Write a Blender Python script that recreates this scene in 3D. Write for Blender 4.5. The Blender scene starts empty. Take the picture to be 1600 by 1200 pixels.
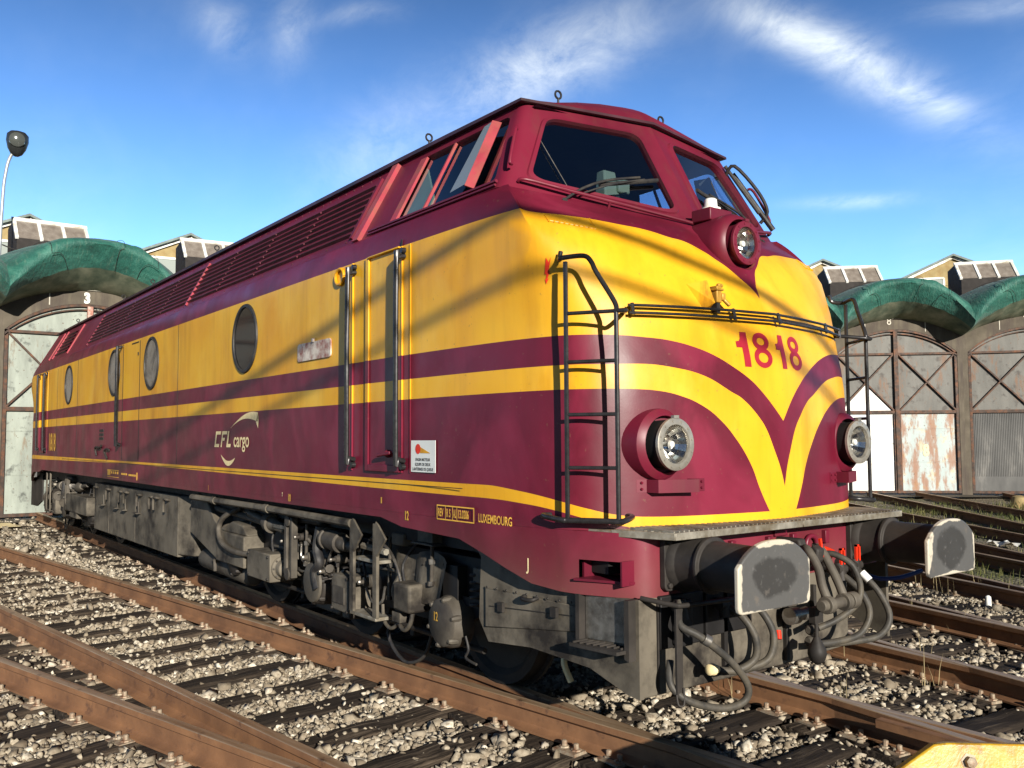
import bpy, bmesh, math, random
import numpy as np
from mathutils import Vector, Matrix
from math import radians as R, sin, cos, pi
random.seed(7); RNG = np.random.default_rng(7)
scene = bpy.context.scene
COL = scene.collection

# ------------------------------------------------------------------ mesh helpers
class MB:
    """collects plain geometry that becomes ONE mesh object"""
    def __init__(s): s.v = []; s.f = []
    def add(s, vs, fs):
        n = len(s.v); s.v += [tuple(map(float, p)) for p in vs]; s.f += [tuple(i + n for i in f) for f in fs]; return s
    def box(s, a, b, rz=0, rx=0, ry=0):
        (x0, y0, z0), (x1, y1, z1) = a, b
        c = Vector(((x0+x1)/2, (y0+y1)/2, (z0+z1)/2)); m = Matrix.Rotation(rz, 3, 'Z') @ Matrix.Rotation(ry, 3, 'Y') @ Matrix.Rotation(rx, 3, 'X')
        P = [c + m @ (Vector(p) - c) for p in [(x0,y0,z0),(x1,y0,z0),(x1,y1,z0),(x0,y1,z0),(x0,y0,z1),(x1,y0,z1),(x1,y1,z1),(x0,y1,z1)]]
        return s.add(P, [(0,3,2,1),(4,5,6,7),(0,1,5,4),(1,2,6,5),(2,3,7,6),(3,0,4,7)])
    def lathe(s, o, d, prof, n=24, cap=True):
        o = Vector(o); d = Vector(d).normalized(); a = d.orthogonal().normalized(); b = d.cross(a)
        vs = []; fs = []
        for (t, r) in prof:
            for k in range(n):
                w = 2*pi*k/n; vs.append(o + d*t + (a*cos(w) + b*sin(w))*r)
        for i in range(len(prof)-1):
            for k in range(n):
                fs.append((i*n+k, i*n+(k+1) % n, (i+1)*n+(k+1) % n, (i+1)*n+k))
        if cap: fs.append(tuple(range(n))[::-1]); fs.append(tuple((len(prof)-1)*n + k for k in range(n)))
        return s.add(vs, fs)
    def cyl(s, a, b, r, r2=None, n=14):
        a = Vector(a); b = Vector(b); return s.lathe(a, b-a, [(0, r), ((b-a).length, r if r2 is None else r2)], n)
    def tube(s, pts, r, n=9, sm=4):
        P = [Vector(p) for p in pts]
        if sm > 1 and len(P) > 2:
            Q = []
            for i in range(len(P)-1):
                p0 = P[max(i-1, 0)]; p1 = P[i]; p2 = P[i+1]; p3 = P[min(i+2, len(P)-1)]
                for k in range(sm):
                    t = k/sm; Q.append(0.5*((2*p1) + (p2-p0)*t + (2*p0-5*p1+4*p2-p3)*t*t + (3*p1-p0-3*p2+p3)*t**3))
            P = Q + [P[-1]]
        vs = []; fs = []; a = None
        for i, p in enumerate(P):
            t = (P[min(i+1, len(P)-1)] - P[max(i-1, 0)]).normalized()
            a = t.orthogonal().normalized() if a is None else (a - t*a.dot(t)).normalized()
            b = t.cross(a)
            for k in range(n):
                w = 2*pi*k/n; vs.append(p + (a*cos(w) + b*sin(w))*r)
        for i in range(len(P)-1):
            for k in range(n): fs.append((i*n+k, i*n+(k+1) % n, (i+1)*n+(k+1) % n, (i+1)*n+k))
        fs.append(tuple(range(n))[::-1]); fs.append(tuple((len(P)-1)*n + k for k in range(n)))
        return s.add(vs, fs)
    def prism(s, poly, f0, f1):
        """poly: 2-D outline; f0, f1 map a 2-D point to the two faces"""
        n = len(poly)
        return s.add([f0(*p) for p in poly] + [f1(*p) for p in poly], [tuple(range(n))[::-1], tuple(range(n, 2*n))] + [(i, (i+1) % n, n+(i+1) % n, n+i) for i in range(n)])
    def grid(s, rows, closed=False):
        m = len(rows[0]); vs = [p for r in rows for p in r]; fs = []
        for i in range(len(rows)-1):
            for j in range(m if closed else m-1):
                fs.append((i*m+j, i*m+(j+1) % m, (i+1)*m+(j+1) % m, (i+1)*m+j))
        return s.add(vs, fs)
    def ring(s, outer, inner):
        n = len(outer); return s.add(list(outer)+list(inner), [(i, (i+1) % n, n+(i+1) % n, n+i) for i in range(n)])
    def split(s, name, mat, parent=None, **k):
        """one object per connected piece, all of the same kind"""
        p = list(range(len(s.v)))
        def find(i):
            while p[i] != i: p[i] = p[p[i]]; i = p[i]
            return i
        for f in s.f:
            for i in f[1:]: p[find(i)] = find(f[0])
        groups = {}
        for f in s.f: groups.setdefault(find(f[0]), []).append(f)
        for fs in groups.values():
            ids = sorted({i for f in fs for i in f}); mp = {i: n for n, i in enumerate(ids)}; c = MB(); c.add([s.v[i] for i in ids], [tuple(mp[i] for i in f) for f in fs]); c.build(name, mat, parent, **k)
    def build(s, name, mat, parent=None, bevel=0, sharp=40, label=None, recalc=True, seg=2):
        me = bpy.data.meshes.new(name); me.from_pydata(s.v, [], s.f); me.update()
        if recalc:
            bm = bmesh.new(); bm.from_mesh(me); bmesh.ops.recalc_face_normals(bm, faces=bm.faces); bm.to_mesh(me); bm.free()
        me.shade_smooth(); me.set_sharp_from_angle(angle=R(sharp))
        return link(name, me, mat, parent, bevel, label, seg)

INV = {}
def link(name, me, mat, parent=None, bevel=0, label=None, seg=2):
    if mat is not None and not me.materials: me.materials.append(mat)
    o = bpy.data.objects.new(name, me); COL.objects.link(o)
    if parent is not None:
        o.parent = parent
        if parent.name in INV: o.matrix_parent_inverse = INV[parent.name]
    if bevel:
        b = o.modifiers.new('bevel', 'BEVEL'); b.width = bevel; b.segments = seg; b.limit_method = 'ANGLE'; b.angle_limit = R(35)
        b.harden_normals = False
    if label: o['label'] = label
    return o
def tag(o, label, cat, group=None):
    o['label'] = label; o['category'] = cat
    if group: o['group'] = group
    return o
def thing(name, label, cat, loc=(0,0,0), rz=0, group=None, worldparts=False):
    o = bpy.data.objects.new(name, None); COL.objects.link(o); o.location = loc; o.rotation_euler = (0,0,rz); o.empty_display_size = .2
    if worldparts: INV[o.name] = (Matrix.Translation(loc) @ Matrix.Rotation(rz, 4, 'Z')).inverted()
    return tag(o, label, cat, group)
def kind(o, k): o['kind'] = k; return o
def copy_tree(o, parent):
    c = o.copy(); COL.objects.link(c); c.parent = parent
    for ch in list(o.children): copy_tree(ch, c)
    return c
def rrect(x0, y0, x1, y1, r, n=5):
    P = []
    for cx, cy, a in ((x1-r, y0+r, -90), (x1-r, y1-r, 0), (x0+r, y1-r, 90), (x0+r, y0+r, 180)):
        for k in range(n+1): w = R(a + 90*k/n); P.append((cx + r*cos(w), cy + r*sin(w)))
    return P
def ell(cx, cy, rx, ry, n=32): return [(cx + rx*cos(2*pi*k/n), cy + ry*sin(2*pi*k/n)) for k in range(n)]

def text(name, s, size, mat, parent, fmap, sx=1.0, bold=0.0, align='LEFT', sub=0, shear=0, extrude=0, label=None):
    cu = bpy.data.curves.new(name, 'FONT'); cu.body = s; cu.size = size; cu.align_x = align; cu.offset = bold; cu.resolution_u = 5; cu.shear = shear
    t = bpy.data.objects.new(name, cu); COL.objects.link(t); dg = bpy.context.evaluated_depsgraph_get()
    me = bpy.data.meshes.new_from_object(t.evaluated_get(dg)); bpy.data.objects.remove(t)
    bm = bmesh.new(); bm.from_mesh(me)
    bmesh.ops.triangulate(bm, faces=bm.faces)
    if sub:
        for _ in range(sub):
            lim = size*.12
            bmesh.ops.subdivide_edges(bm, edges=[e for e in bm.edges if e.calc_length() > lim], cuts=1)
            bmesh.ops.triangulate(bm, faces=bm.faces)
    for v in bm.verts: v.co = Vector(fmap(v.co.x*sx, v.co.y))
    bm.to_mesh(me); bm.free(); me.name = name; me.materials.clear()
    return link(name, me, mat, parent, label=label)

# ------------------------------------------------------------------ material helpers
class NT:
    def __init__(s, name):
        s.m = bpy.data.materials.new(name); s.m.use_nodes = True; s.t = s.m.node_tree; s.b = s.t.nodes['Principled BSDF']; s.out = s.t.nodes['Material Output']
        s._c = {}
    def n(s, typ, **kw):
        x = s.t.nodes.new('ShaderNode'+typ)
        for k, v in kw.items():
            if k in x.inputs.keys(): s.put(x.inputs[k], v)
            else: setattr(x, k, v)
        return x
    def put(s, inp, v):
        if isinstance(v, bpy.types.NodeSocket): s.t.links.new(v, inp)
        else: inp.default_value = v
    def co(s, which='Object'):
        if which not in s._c: s._c[which] = s.n('TexCoord').outputs[which]
        return s._c[which]
    def math(s, op, a, b=0.0, c=0.0, clamp=False):
        x = s.t.nodes.new('ShaderNodeMath'); x.operation = op; x.use_clamp = clamp
        for i, v in enumerate((a, b, c)): s.put(x.inputs[i], v)
        return x.outputs[0]
    def map(s, scale=(1,1,1), which='Object', loc=(0,0,0)):
        x = s.n('Mapping'); s.put(x.inputs['Vector'], s.co(which)); x.inputs['Scale'].default_value = scale; x.inputs['Location'].default_value = loc; return x.outputs[0]
    def noise(s, scale, detail=4, rough=.55, vec=None, dist=0):
        x = s.n('TexNoise'); s.put(x.inputs['Vector'], vec if vec is not None else s.co()); x.inputs['Scale'].default_value = scale
        x.inputs['Detail'].default_value = detail; x.inputs['Roughness'].default_value = rough; x.inputs['Distortion'].default_value = dist; return x.outputs['Fac']
    def ramp(s, fac, stops, mode='LINEAR'):
        x = s.n('ValToRGB'); s.put(x.inputs[0], fac); cr = x.color_ramp; cr.interpolation = mode
        while len(cr.elements) < len(stops): cr.elements.new(.5)
        for e, (p, c) in zip(cr.elements, stops): e.position = p; e.color = (c, c, c, 1) if isinstance(c, (int, float)) else (*c, 1)
        return x.outputs[0]
    def mix(s, fac, a, b, mode='MIX'):
        x = s.n('Mix'); x.data_type = 'RGBA'; x.blend_type = mode; s.put(x.inputs[0], fac)
        for i, v in ((6, a), (7, b)): s.put(x.inputs[i], v if isinstance(v, bpy.types.NodeSocket) else (*v, 1))
        return x.outputs[2]
    def bump(s, h, st=.3, dist=.01):
        x = s.n('Bump'); x.inputs['Strength'].default_value = st; x.inputs['Distance'].default_value = dist; s.put(x.inputs['Height'], h); s.put(s.b.inputs['Normal'], x.outputs[0])
    def set(s, **kw):
        for k, v in kw.items():
            i = s.b.inputs[k.replace('_', ' ')]
            s.put(i, v if isinstance(v, (bpy.types.NodeSocket, int, float)) else (*v, 1))
        return s.m
    def curve(s, x, pts):
        """piecewise-linear function of a socket; x in [0, 1] and values in [0, 1]"""
        f = s.n('FloatCurve'); s.put(f.inputs['Value'], x); c = f.mapping.curves[0]
        c.points[0].location = pts[0]; c.points[1].location = pts[-1]
        for p in pts[1:-1]: c.points.new(*p)
        for p in c.points: p.handle_type = 'AUTO_CLAMPED'
        f.mapping.update(); return f.outputs[0]

def simple(name, col, rough=.5, metal=0, var=.25, scale=8, bump=0, dirt=None, dirtscale=3, spec=None, streak=False):
    t = NT(name); dark = tuple(c*(1-var) for c in col); lite = tuple(min(1, c*(1+var)) for c in col)
    c = t.mix(t.ramp(t.noise(scale, 5), [(.3, 0.), (.7, 1.)]), dark, lite)
    if dirt is not None:
        v = t.map((dirtscale*3, dirtscale*3, dirtscale*.4)) if streak else t.map((dirtscale,)*3)
        c = t.mix(t.ramp(t.noise(1, 6, .65, v), [(.45, 0.), (.66, 1.)]), c, dirt)
    t.set(Base_Color=c, Roughness=t.math('MULTIPLY_ADD', t.noise(scale*2.3, 3), .25, rough-.12), Metallic=metal, Specular_IOR_Level=.28)
    if bump: t.bump(t.noise(scale*6, 4), bump, .006)
    return t.m
# ------------------------------------------------------------------ materials
YEL = (.78, .385, .013); MAR = (.175, .012, .026)
def livery():
    t = NT('livery_paint'); sp = t.n('SeparateXYZ'); t.put(sp.inputs[0], t.co())
    ax = t.math('ABSOLUTE', t.math('ADD', sp.outputs[0], 9.775)); ay = t.math('ABSOLUTE', sp.outputs[1]); z = sp.outputs[2]
    u = t.math('DIVIDE', ay, 1.5); w = t.math('DIVIDE', t.math('SUBTRACT', ax, 7.9), 1.4)
    zn = t.math('DIVIDE', t.math('SUBTRACT', z, 1.0), 2.2)
    def cv(pts, x, d): return t.curve(x, [((p[0]-d[0])/(d[1]-d[0]), (p[1]-1)/2.2) for p in pts])
    top = cv([(0,2.585),(.03,2.66),(.07,2.71),(.14,2.79),(.21,2.84),(.28,2.89),(.38,2.945),(.5,2.965),(.62,2.992),(.86,3.015),(1.2,3.045),(1.36,3.056),(1.42,3.078),(1.5,3.081)], u, (0,1.5))
    m1 = cv([(0,1.82),(.07,1.90),(.147,1.978),(.25,2.063),(.376,2.138),(.48,2.19),(.592,2.232),(.78,2.276),(.95,2.292),(1.15,2.302),(1.5,2.304)], u, (0,1.5))
    m2 = cv([(0,1.425),(.03,1.53),(.08,1.645),(.146,1.775),(.2,1.84),(.327,1.95),(.4,1.985),(.59,2.076),(.8,2.122),(.98,2.137),(1.2,2.134),(1.5,2.134)], u, (0,1.5))
    y2 = cv([(0,1.217),(.085,1.217),(.129,1.28),(.208,1.42),(.27,1.555),(.407,1.738),(.5,1.825),(.593,1.89),(.754,1.957),(.94,1.99),(1.2,1.995),(1.5,1.995)], u, (0,1.5))
    s1 = cv([(7.9,1.441),(8.06,1.441),(8.32,1.423),(8.645,1.376),(8.82,1.332),(8.91,1.302),(8.985,1.286),(9.105,1.281),(9.3,1.281)], w, (7.9,9.3))
    s2 = cv([(7.9,1.363),(8.06,1.362),(8.32,1.352),(8.645,1.317),(8.82,1.275),(8.94,1.236),(9.0,1.217),(9.3,1.217)], w, (7.9,9.3))
    gt = lambda a, b: t.math('GREATER_THAN', a, b)
    band = lambda lo, hi: t.math('MULTIPLY', gt(zn, lo), gt(hi, zn))
    yel = t.math('MAXIMUM', t.math('MAXIMUM', band(m1, top), band(y2, m2)), band(s2, s1), clamp=True)
    big = t.noise(.9, 5, .6); streak = t.noise(1, 6, .6, t.map((2.6, 2.6, .3)))
    yc = t.mix(t.ramp(big, [(.38, 0.), (.7, 1.)]), (.80,.43,.016), (.72,.32,.007))
    yc = t.mix(t.math('MULTIPLY', t.ramp(streak, [(.46, 0.), (.72, 1.)]), .62), yc, (.40,.155,.006))
    fine = t.noise(1, 5, .6, t.map((22, 22, .8))); yc = t.mix(t.math('MULTIPLY', t.ramp(fine, [(.55, 0.), (.75, 1.)]), .16), yc, (.36,.15,.01))
    pale = t.noise(1.7, 5, .6, t.map((1, 1, .6), loc=(3, 1, 2))); yc = t.mix(t.math('MULTIPLY', t.ramp(pale, [(.52, 0.), (.68, 1.)]), .4), yc, (.86,.55,.07))
    mc = t.mix(t.ramp(big, [(.35, 0.), (.7, 1.)]), (.150,.008,.025), (.085,.005,.015))
    mc = t.mix(t.math('MULTIPLY', t.ramp(streak, [(.47, 0.), (.75, 1.)]), .6), mc, (.060,.010,.014))
    cl = t.noise(1.5, 4, .55, t.map((1.2, 1.2, .8), loc=(5, 2, 7)), .6); mc = t.mix(t.math('MULTIPLY', t.ramp(cl, [(.48, 0.), (.64, 1.)]), .62), mc, (.225,.018,.046))  # paler patches paint cloudy highlights into the maroon
    # brake dust lies on the lowest part of the body
    dz = t.math('SUBTRACT', 1.27, z); dust = t.math('MULTIPLY', t.math('MULTIPLY', dz, 1.7, clamp=True), t.math('ADD', t.noise(3, 5), .15), clamp=True)
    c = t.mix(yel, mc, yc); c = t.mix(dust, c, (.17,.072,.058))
    sc = t.ramp(t.noise(38, 2, .5), [(.70, 0.), (.74, 1.)]); c = t.mix(t.math('MULTIPLY', sc, .35), c, (.16,.09,.05))
    t.set(Base_Color=c, Roughness=t.math('MULTIPLY_ADD', t.noise(2.2, 5, .6), .42, .20), Specular_IOR_Level=.34)
    t.bump(t.math('ADD', t.noise(1.9, 3), t.math('MULTIPLY', t.noise(70, 2), .03)), .22, .03)
    return t.m
M = {}
M['livery'] = livery()
def maroon():
    t = NT('maroon_paint'); st = t.noise(1, 6, .65, t.map((9, 9, .8)))
    c = t.mix(t.ramp(t.noise(1.3, 5), [(.35, 0.), (.7, 1.)]), (.165,.011,.030), (.10,.008,.020))
    c = t.mix(t.math('MULTIPLY', t.ramp(st, [(.5, 0.), (.75, 1.)]), .4), c, (.11,.035,.03))
    t.set(Base_Color=c, Roughness=t.math('MULTIPLY_ADD', t.noise(3, 4), .3, .28), Specular_IOR_Level=.34); t.bump(t.noise(2, 3), .1, .015); return t.m
M['maroon'] = maroon()
M['roofpaint'] = simple('roof_paint', (.060,.022,.030), .42, 0, .3, 3, .1, (.03,.02,.02), 2)
M['louvre'] = simple('louvre_paint', (.105,.030,.040), .38, 0, .3, 5, .1, (.05,.025,.025), 4)
M['redtrim'] = simple('faded_red_paint', (.36,.050,.07), .42, 0, .2, 6, .1, (.30,.09,.07), 5)
M['yellow'] = simple('yellow_paint', (.74,.36,.012), .36, 0, .15, 4, .1, (.40,.17,.01), 5, streak=True)
M['brass'] = simple('dull_gold_paint', (.42,.22,.03), .4, .2, .3, 14)
M['yellowmark'] = simple('yellow_marking', (.75,.42,.06), .5, 0, .2, 30)
M['cream'] = simple('cream_marking', (.82,.66,.36), .5, 0, .12, 30)
M['redmark'] = simple('red_marking', (.30,.014,.026), .4, 0, .12, 12)
M['signred'] = simple('signal_red', (.68,.035,.012), .4, 0, .2, 20)
M['black'] = simple('black_rubber', (.022,.021,.022), .55, 0, .3, 15, .1, (.05,.045,.038), 8)
M['blackpipe'] = simple('black_pipe_paint', (.028,.027,.028), .28, .25, .3, 20, 0)
M['rubber'] = simple('dusty_hose', (.05,.046,.040), .55, 0, .3, 12, .15, (.10,.085,.062), 6)
M['grime'] = simple('grimy_underframe', (.098,.085,.067), .62, .1, .35, 4, .25, (.045,.038,.032), 3)
M['grime2'] = simple('dark_grime', (.036,.031,.027), .6, .1, .4, 4, .25, (.018,.016,.015), 3)
M['dust'] = simple('brake_dust_grey', (.135,.116,.088), .66, .05, .3, 3, .2, (.022,.018,.015), 2.6)
M['dim'] = simple('sooty_boards', (.028,.024,.022), .8, 0, .3, 4)
M['deep'] = simple('oily_black', (.012,.011,.011), .6, 0, .3, 6, .1)
M['steel'] = simple('worn_steel', (.30,.28,.25), .34, .8, .3, 20, .1, (.12,.10,.085), 8)
M['grate'] = simple('galvanised_grating', (.30,.275,.225), .5, .35, .35, 14, .2, (.14,.11,.07), 6)
M['ring'] = simple('lamp_ring_metal', (.36,.33,.28), .4, .55, .25, 14, .1)
M['white'] = simple('white_paint', (.80,.80,.76), .5, 0, .08, 5, .05, (.52,.46,.36), 4)
M['palegreen'] = simple('cab_green_paint', (.30,.40,.27), .5, 0, .12, 3)
M['cabdark'] = simple('cab_interior', (.060,.066,.10), .8, 0, .2, 3)
M['blue'] = simple('blue_pipe', (.015,.03,.14), .4)
M['sticker'] = simple('white_sticker', (.74,.76,.72), .45, 0, .06, 6)
M['stext'] = simple('grey_print', (.10,.10,.10), .6)
M['plate'] = simple('faded_plate', (.62,.55,.47), .6, 0, .2, 14, 0, (.24,.06,.045), 9)

def glass(name, tint, refl=.5, mixf=.55, base=.05):
    t = NT(name); tr = t.n('BsdfTransparent'); t.put(tr.inputs[0], (*tint, 1)); gl = t.n('BsdfGlossy'); gl.inputs['Roughness'].default_value = .02; t.put(gl.inputs[0], (1,1,1,1))
    fr = t.n('LayerWeight'); fr.inputs[0].default_value = refl
    f = t.math('MULTIPLY_ADD', fr.outputs['Fresnel'], mixf, base, clamp=True)
    mx = t.n('MixShader'); t.put(mx.inputs[0], f); t.t.links.new(tr.outputs[0], mx.inputs[1]); t.t.links.new(gl.outputs[0], mx.inputs[2]); t.t.links.new(mx.outputs[0], t.out.inputs[0]); return t.m
M['glass'] = glass('cab_glass', (.66,.72,.84), .25, .6, .34)
M['sideglass'] = glass('side_glass', (.66,.72,.80), .2, .35, .07)
M['port'] = NT('porthole_glass').set(Base_Color=(.012,.013,.015), Roughness=.06, Specular_IOR_Level=.6)
def portgrey():
    t = NT('porthole_painted_reflection'); c = t.ramp(t.noise(2.2, 4, .6, dist=.8), [(.36, (.06,.058,.055)), (.5, (.19,.175,.15)), (.62, (.24,.225,.2))]); return t.set(Base_Color=c, Roughness=.16)  # grey mottle paints the reflected landscape into the panes
M['portgrey'] = portgrey()
def lens():
    t = NT('lamp_lens'); w = t.n('TexWave'); w.bands_direction = 'Y'; t.put(w.inputs['Vector'], t.co()); w.inputs['Scale'].default_value = 9; t.set(Base_Color=(.98,.98,.97), Roughness=.03, Transmission_Weight=1.0, IOR=1.10); t.bump(w.outputs['Fac'], .35, .006); return t.m
M['lens'] = glass('clear_lens', (.97,.97,.96), .15, .3, .02)
M['reflector'] = NT('lamp_reflector').set(Base_Color=(.93,.91,.86), Roughness=.14, Metallic=1.0)

def buffer_mat():
    t = NT('greasy_buffer_face'); v = t.co('Generated'); sp = t.n('SeparateXYZ'); t.put(sp.inputs[0], v)
    x = t.math('ABSOLUTE', t.math('SUBTRACT', sp.outputs[1], .5)); y = t.math('ABSOLUTE', t.math('SUBTRACT', sp.outputs[2], .48))
    d = t.math('MAXIMUM', t.math('MULTIPLY', x, 1.02), t.math('MULTIPLY', y, 1.05)); d = t.math('ADD', d, t.math('MULTIPLY', t.math('SUBTRACT', t.noise(2.6, 6, .6), .5), .42))
    d2 = t.math('SQRT', t.math('ADD', t.math('MULTIPLY', x, x), t.math('MULTIPLY', y, y))); d2 = t.math('ADD', d2, t.math('MULTIPLY', t.math('SUBTRACT', t.noise(3, 6, .6), .5), .6))
    rim = t.ramp(d, [(.452, 0.), (.468, 1.)])
    g = t.mix(t.ramp(d2, [(.27, 0.), (.33, 1.)]), (.04,.038,.036), (.085,.083,.08)); g = t.mix(t.ramp(t.noise(30, 4), [(.62, 0.), (.8, 1.)]), g, (.13,.125,.12))
    c = t.mix(rim, g, (.50,.45,.36)); c = t.mix(t.ramp(t.noise(9, 5, .65), [(.6, 0.), (.72, 1.)]), c, (.12,.105,.09))
    t.set(Base_Color=c, Roughness=t.math('MULTIPLY_ADD', t.noise(5, 5), .4, .25)); t.bump(t.noise(16, 5), .25, .004); return t.m
M['buffer'] = buffer_mat()

def rail_mat(head):
    t = NT('rusty_rail_head' if head else 'rusty_rail_side'); n = t.noise(1, 6, .6, t.map((1.3, 18, 18) if head else (3, 3, 3)))
    a, b = ((.58,.42,.27), (.33,.185,.09)) if head else ((.265,.128,.056), (.135,.062,.028))
    c = t.mix(t.ramp(n, [(.35, 0.), (.7, 1.)]), a, b); c = t.mix(t.ramp(t.noise(7, 6, .7), [(.58, 0.), (.72, 1.)]), c, (.075,.035,.022))
    t.set(Base_Color=c, Roughness=.42 if head else .8, Metallic=.55 if head else .0); t.bump(t.noise(45, 4), .3, .004); return t.m
M['rail'] = rail_mat(False); M['railhead'] = rail_mat(True)
def sleeper_mat():
    t = NT('tarred_sleeper_wood'); v = t.map((14, 1.1, 14)); n = t.noise(2.2, 7, .68, v, .4); n2 = t.noise(1.2, 4, .6, t.map((2, 2, 2)))
    oi = t.n('ObjectInfo').outputs['Random']
    c = t.ramp(n, [(.3, (.008,.006,.004)), (.47, (.028,.020,.014)), (.58, (.085,.063,.044)), (.74, (.21,.17,.125))])
    c = t.mix(t.ramp(t.math('MULTIPLY_ADD', oi, .5, t.math('MULTIPLY', n2, .6)), [(.5, 0.), (.85, .85)]), c, (.018,.013,.010))
    t.set(Base_Color=c, Roughness=.82, Specular_IOR_Level=.25); t.bump(n, .9, .02); return t.m
M['sleeper'] = sleeper_mat()
M['bolt'] = simple('pale_bolt_head', (.40,.33,.24), .55, .2, .3, 40, .2, (.16,.07,.035), 20)  # pale buff heads with brown patches
def stone_mat():
    t = NT('ballast_stone'); g = t.n('NewGeometry').outputs['Random Per Island']
    c = t.ramp(g, [(0, (.14,.112,.078)), (.2, (.31,.262,.19)), (.45, (.45,.39,.29)), (.7, (.22,.178,.122)), (.85, (.53,.47,.37)), (1, (.70,.64,.52))])
    c = t.mix(t.ramp(t.noise(26, 4), [(.4, 0.), (.72, 1.)]), c, (.17,.13,.088)); t.set(Base_Color=c, Roughness=.85); t.bump(t.noise(60, 4), .5, .006); return t.m
M['stone'] = stone_mat()
def ground_mat():
    t = NT('yard_ground'); v = t.n('TexVoronoi'); t.put(v.inputs['Vector'], t.co()); v.inputs['Scale'].default_value = 22
    g = t.n('SeparateColor'); t.put(g.inputs[0], v.outputs['Color']); st = t.ramp(g.outputs[0], [(0, (.13,.105,.075)), (.4, (.26,.225,.17)), (.75, (.36,.325,.26)), (1, (.48,.44,.37))])
    edge = t.ramp(v.outputs['Distance'], [(.2, 1.), (.75, 0.)]); st = t.mix(edge, (.055,.042,.03), st)
    soil = t.ramp(t.noise(3.1, 6, .65), [(.3, (.10,.078,.048)), (.6, (.22,.18,.115)), (.8, (.30,.26,.18))])
    m = t.mix(t.ramp(t.noise(.55, 4), [(.42, 0.), (.6, 1.)]), st, soil)
    sp = t.n('SeparateXYZ'); t.put(sp.inputs[0], t.co())
    # moss and short grass grow in the disused part of the yard on the far side
    gr = t.math('MULTIPLY', t.ramp(t.math('MULTIPLY_ADD', sp.outputs[1], .06, -.28), [(0, 0.), (.25, 1.)]), t.ramp(t.noise(.45, 5, .6), [(.47, 0.), (.6, 1.)]))
    m = t.mix(t.math('MULTIPLY', gr, .85), m, t.ramp(t.noise(9, 4), [(.3, (.05,.062,.018)), (.7, (.14,.15,.045))]))
    t.set(Base_Color=m, Roughness=.9); h = t.math('MULTIPLY_ADD', v.outputs['Distance'], -1, t.noise(7, 4)); t.bump(h, .9, .04); return t.m
M['ground'] = ground_mat()
M['grass'] = simple('grass_blade', (.085,.10,.026), .7, 0, .5, 2, 0, (.20,.17,.07), 1.4)
M['dry'] = simple('dry_stalk', (.30,.24,.13), .8, 0, .3, 4)

# engine shed
def net_mat():
    t = NT('green_roof_netting'); n = t.noise(1.4, 6, .65, t.map((1, 1, 1.6)), .6); f = t.noise(1, 5, .6, t.map((3, 14, 3)))
    c = t.ramp(n, [(.3, (.006,.055,.042)), (.5, (.013,.105,.078)), (.70, (.05,.18,.135)), (.87, (.17,.28,.21))])
    c = t.mix(t.ramp(f, [(.55, 0.), (.75, 1.)]), c, (.07,.15,.11)); t.set(Base_Color=c, Roughness=.6, Sheen_Weight=.1); t.bump(t.math('ADD', n, t.noise(9, 4, .6, t.map((1, 3, 1)))), .5, .08); return t.m
M['net'] = net_mat()
def soffit_mat():
    t = NT('stained_soffit'); c = t.ramp(t.noise(1.3, 6, .6), [(.3, (.03,.06,.042)), (.48, (.13,.165,.11)), (.68, (.33,.34,.24))]); t.set(Base_Color=c, Roughness=.8); return t.m
M['soffit'] = soffit_mat()
M['wall'] = simple('sooty_render', (.115,.097,.072), .85, 0, .3, 2, .2, (.075,.06,.05), 1.6, streak=True)
M['wallrust'] = simple('rusty_flashing', (.52,.48,.40), .6, 0, .2, 6)
M['gatebar'] = simple('gate_frame_iron', (.055,.038,.030), .6, .2, .4, 6, .2, (.14,.06,.03), 5)
M['pinkbar'] = simple('old_red_post', (.36,.16,.12), .6, 0, .3, 7, .1, (.62,.5,.42), 6)
def sheet(name, a, b, c, rust=.0, rc=(.26,.085,.02)):
    t = NT(name); n = t.noise(1, 6, .65, t.map((2.2, 2.2, .55))); n2 = t.noise(3.2, 5, .6)
    col = t.mix(t.ramp(n, [(.35, 0.), (.62, 1.)]), a, b); col = t.mix(t.ramp(n2, [(.56, 0.), (.66, 1.)]), col, c)
    if rust:
        r = t.noise(1, 7, .7, t.map((3.2, 3.2, .8))); col = t.mix(t.ramp(r, [(.62-rust*.22, 0.), (.68-rust*.2, .7), (.78, 1.)]), col, rc)
        col = t.mix(t.ramp(t.noise(16, 4), [(.66, 0.), (.70, 1.)]), col, (.10,.045,.02))
    t.set(Base_Color=col, Roughness=.6); t.bump(t.noise(2.5, 4), .2, .03); return t.m
M['gate_pale'] = sheet('pale_gate_sheet', (.19,.21,.18), (.31,.345,.295), (.085,.095,.082), .16, (.17,.115,.065))
M['gate_grey'] = sheet('grey_gate_sheet', (.085,.082,.072), (.135,.13,.115), (.05,.043,.036), .36, (.16,.075,.032))
M['gate_rust'] = sheet('flaking_gate_sheet', (.34,.41,.40), (.40,.45,.44), (.46,.42,.30), .60, (.25,.082,.016))
M['gate_white'] = sheet('white_gate_sheet', (.80,.79,.74), (.80,.79,.75), (.78,.76,.70), .05, (.5,.24,.06))
def corr():
    t = NT('corrugated_gate_sheet'); n = t.noise(1, 5, .6, t.map((1.5, 1.5, .5))); c = t.ramp(n, [(.35, (.032,.032,.031)), (.6, (.085,.083,.078)), (.78, (.22,.21,.19))]); t.set(Base_Color=c, Roughness=.55); return t.m
M['corr'] = corr()
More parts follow.
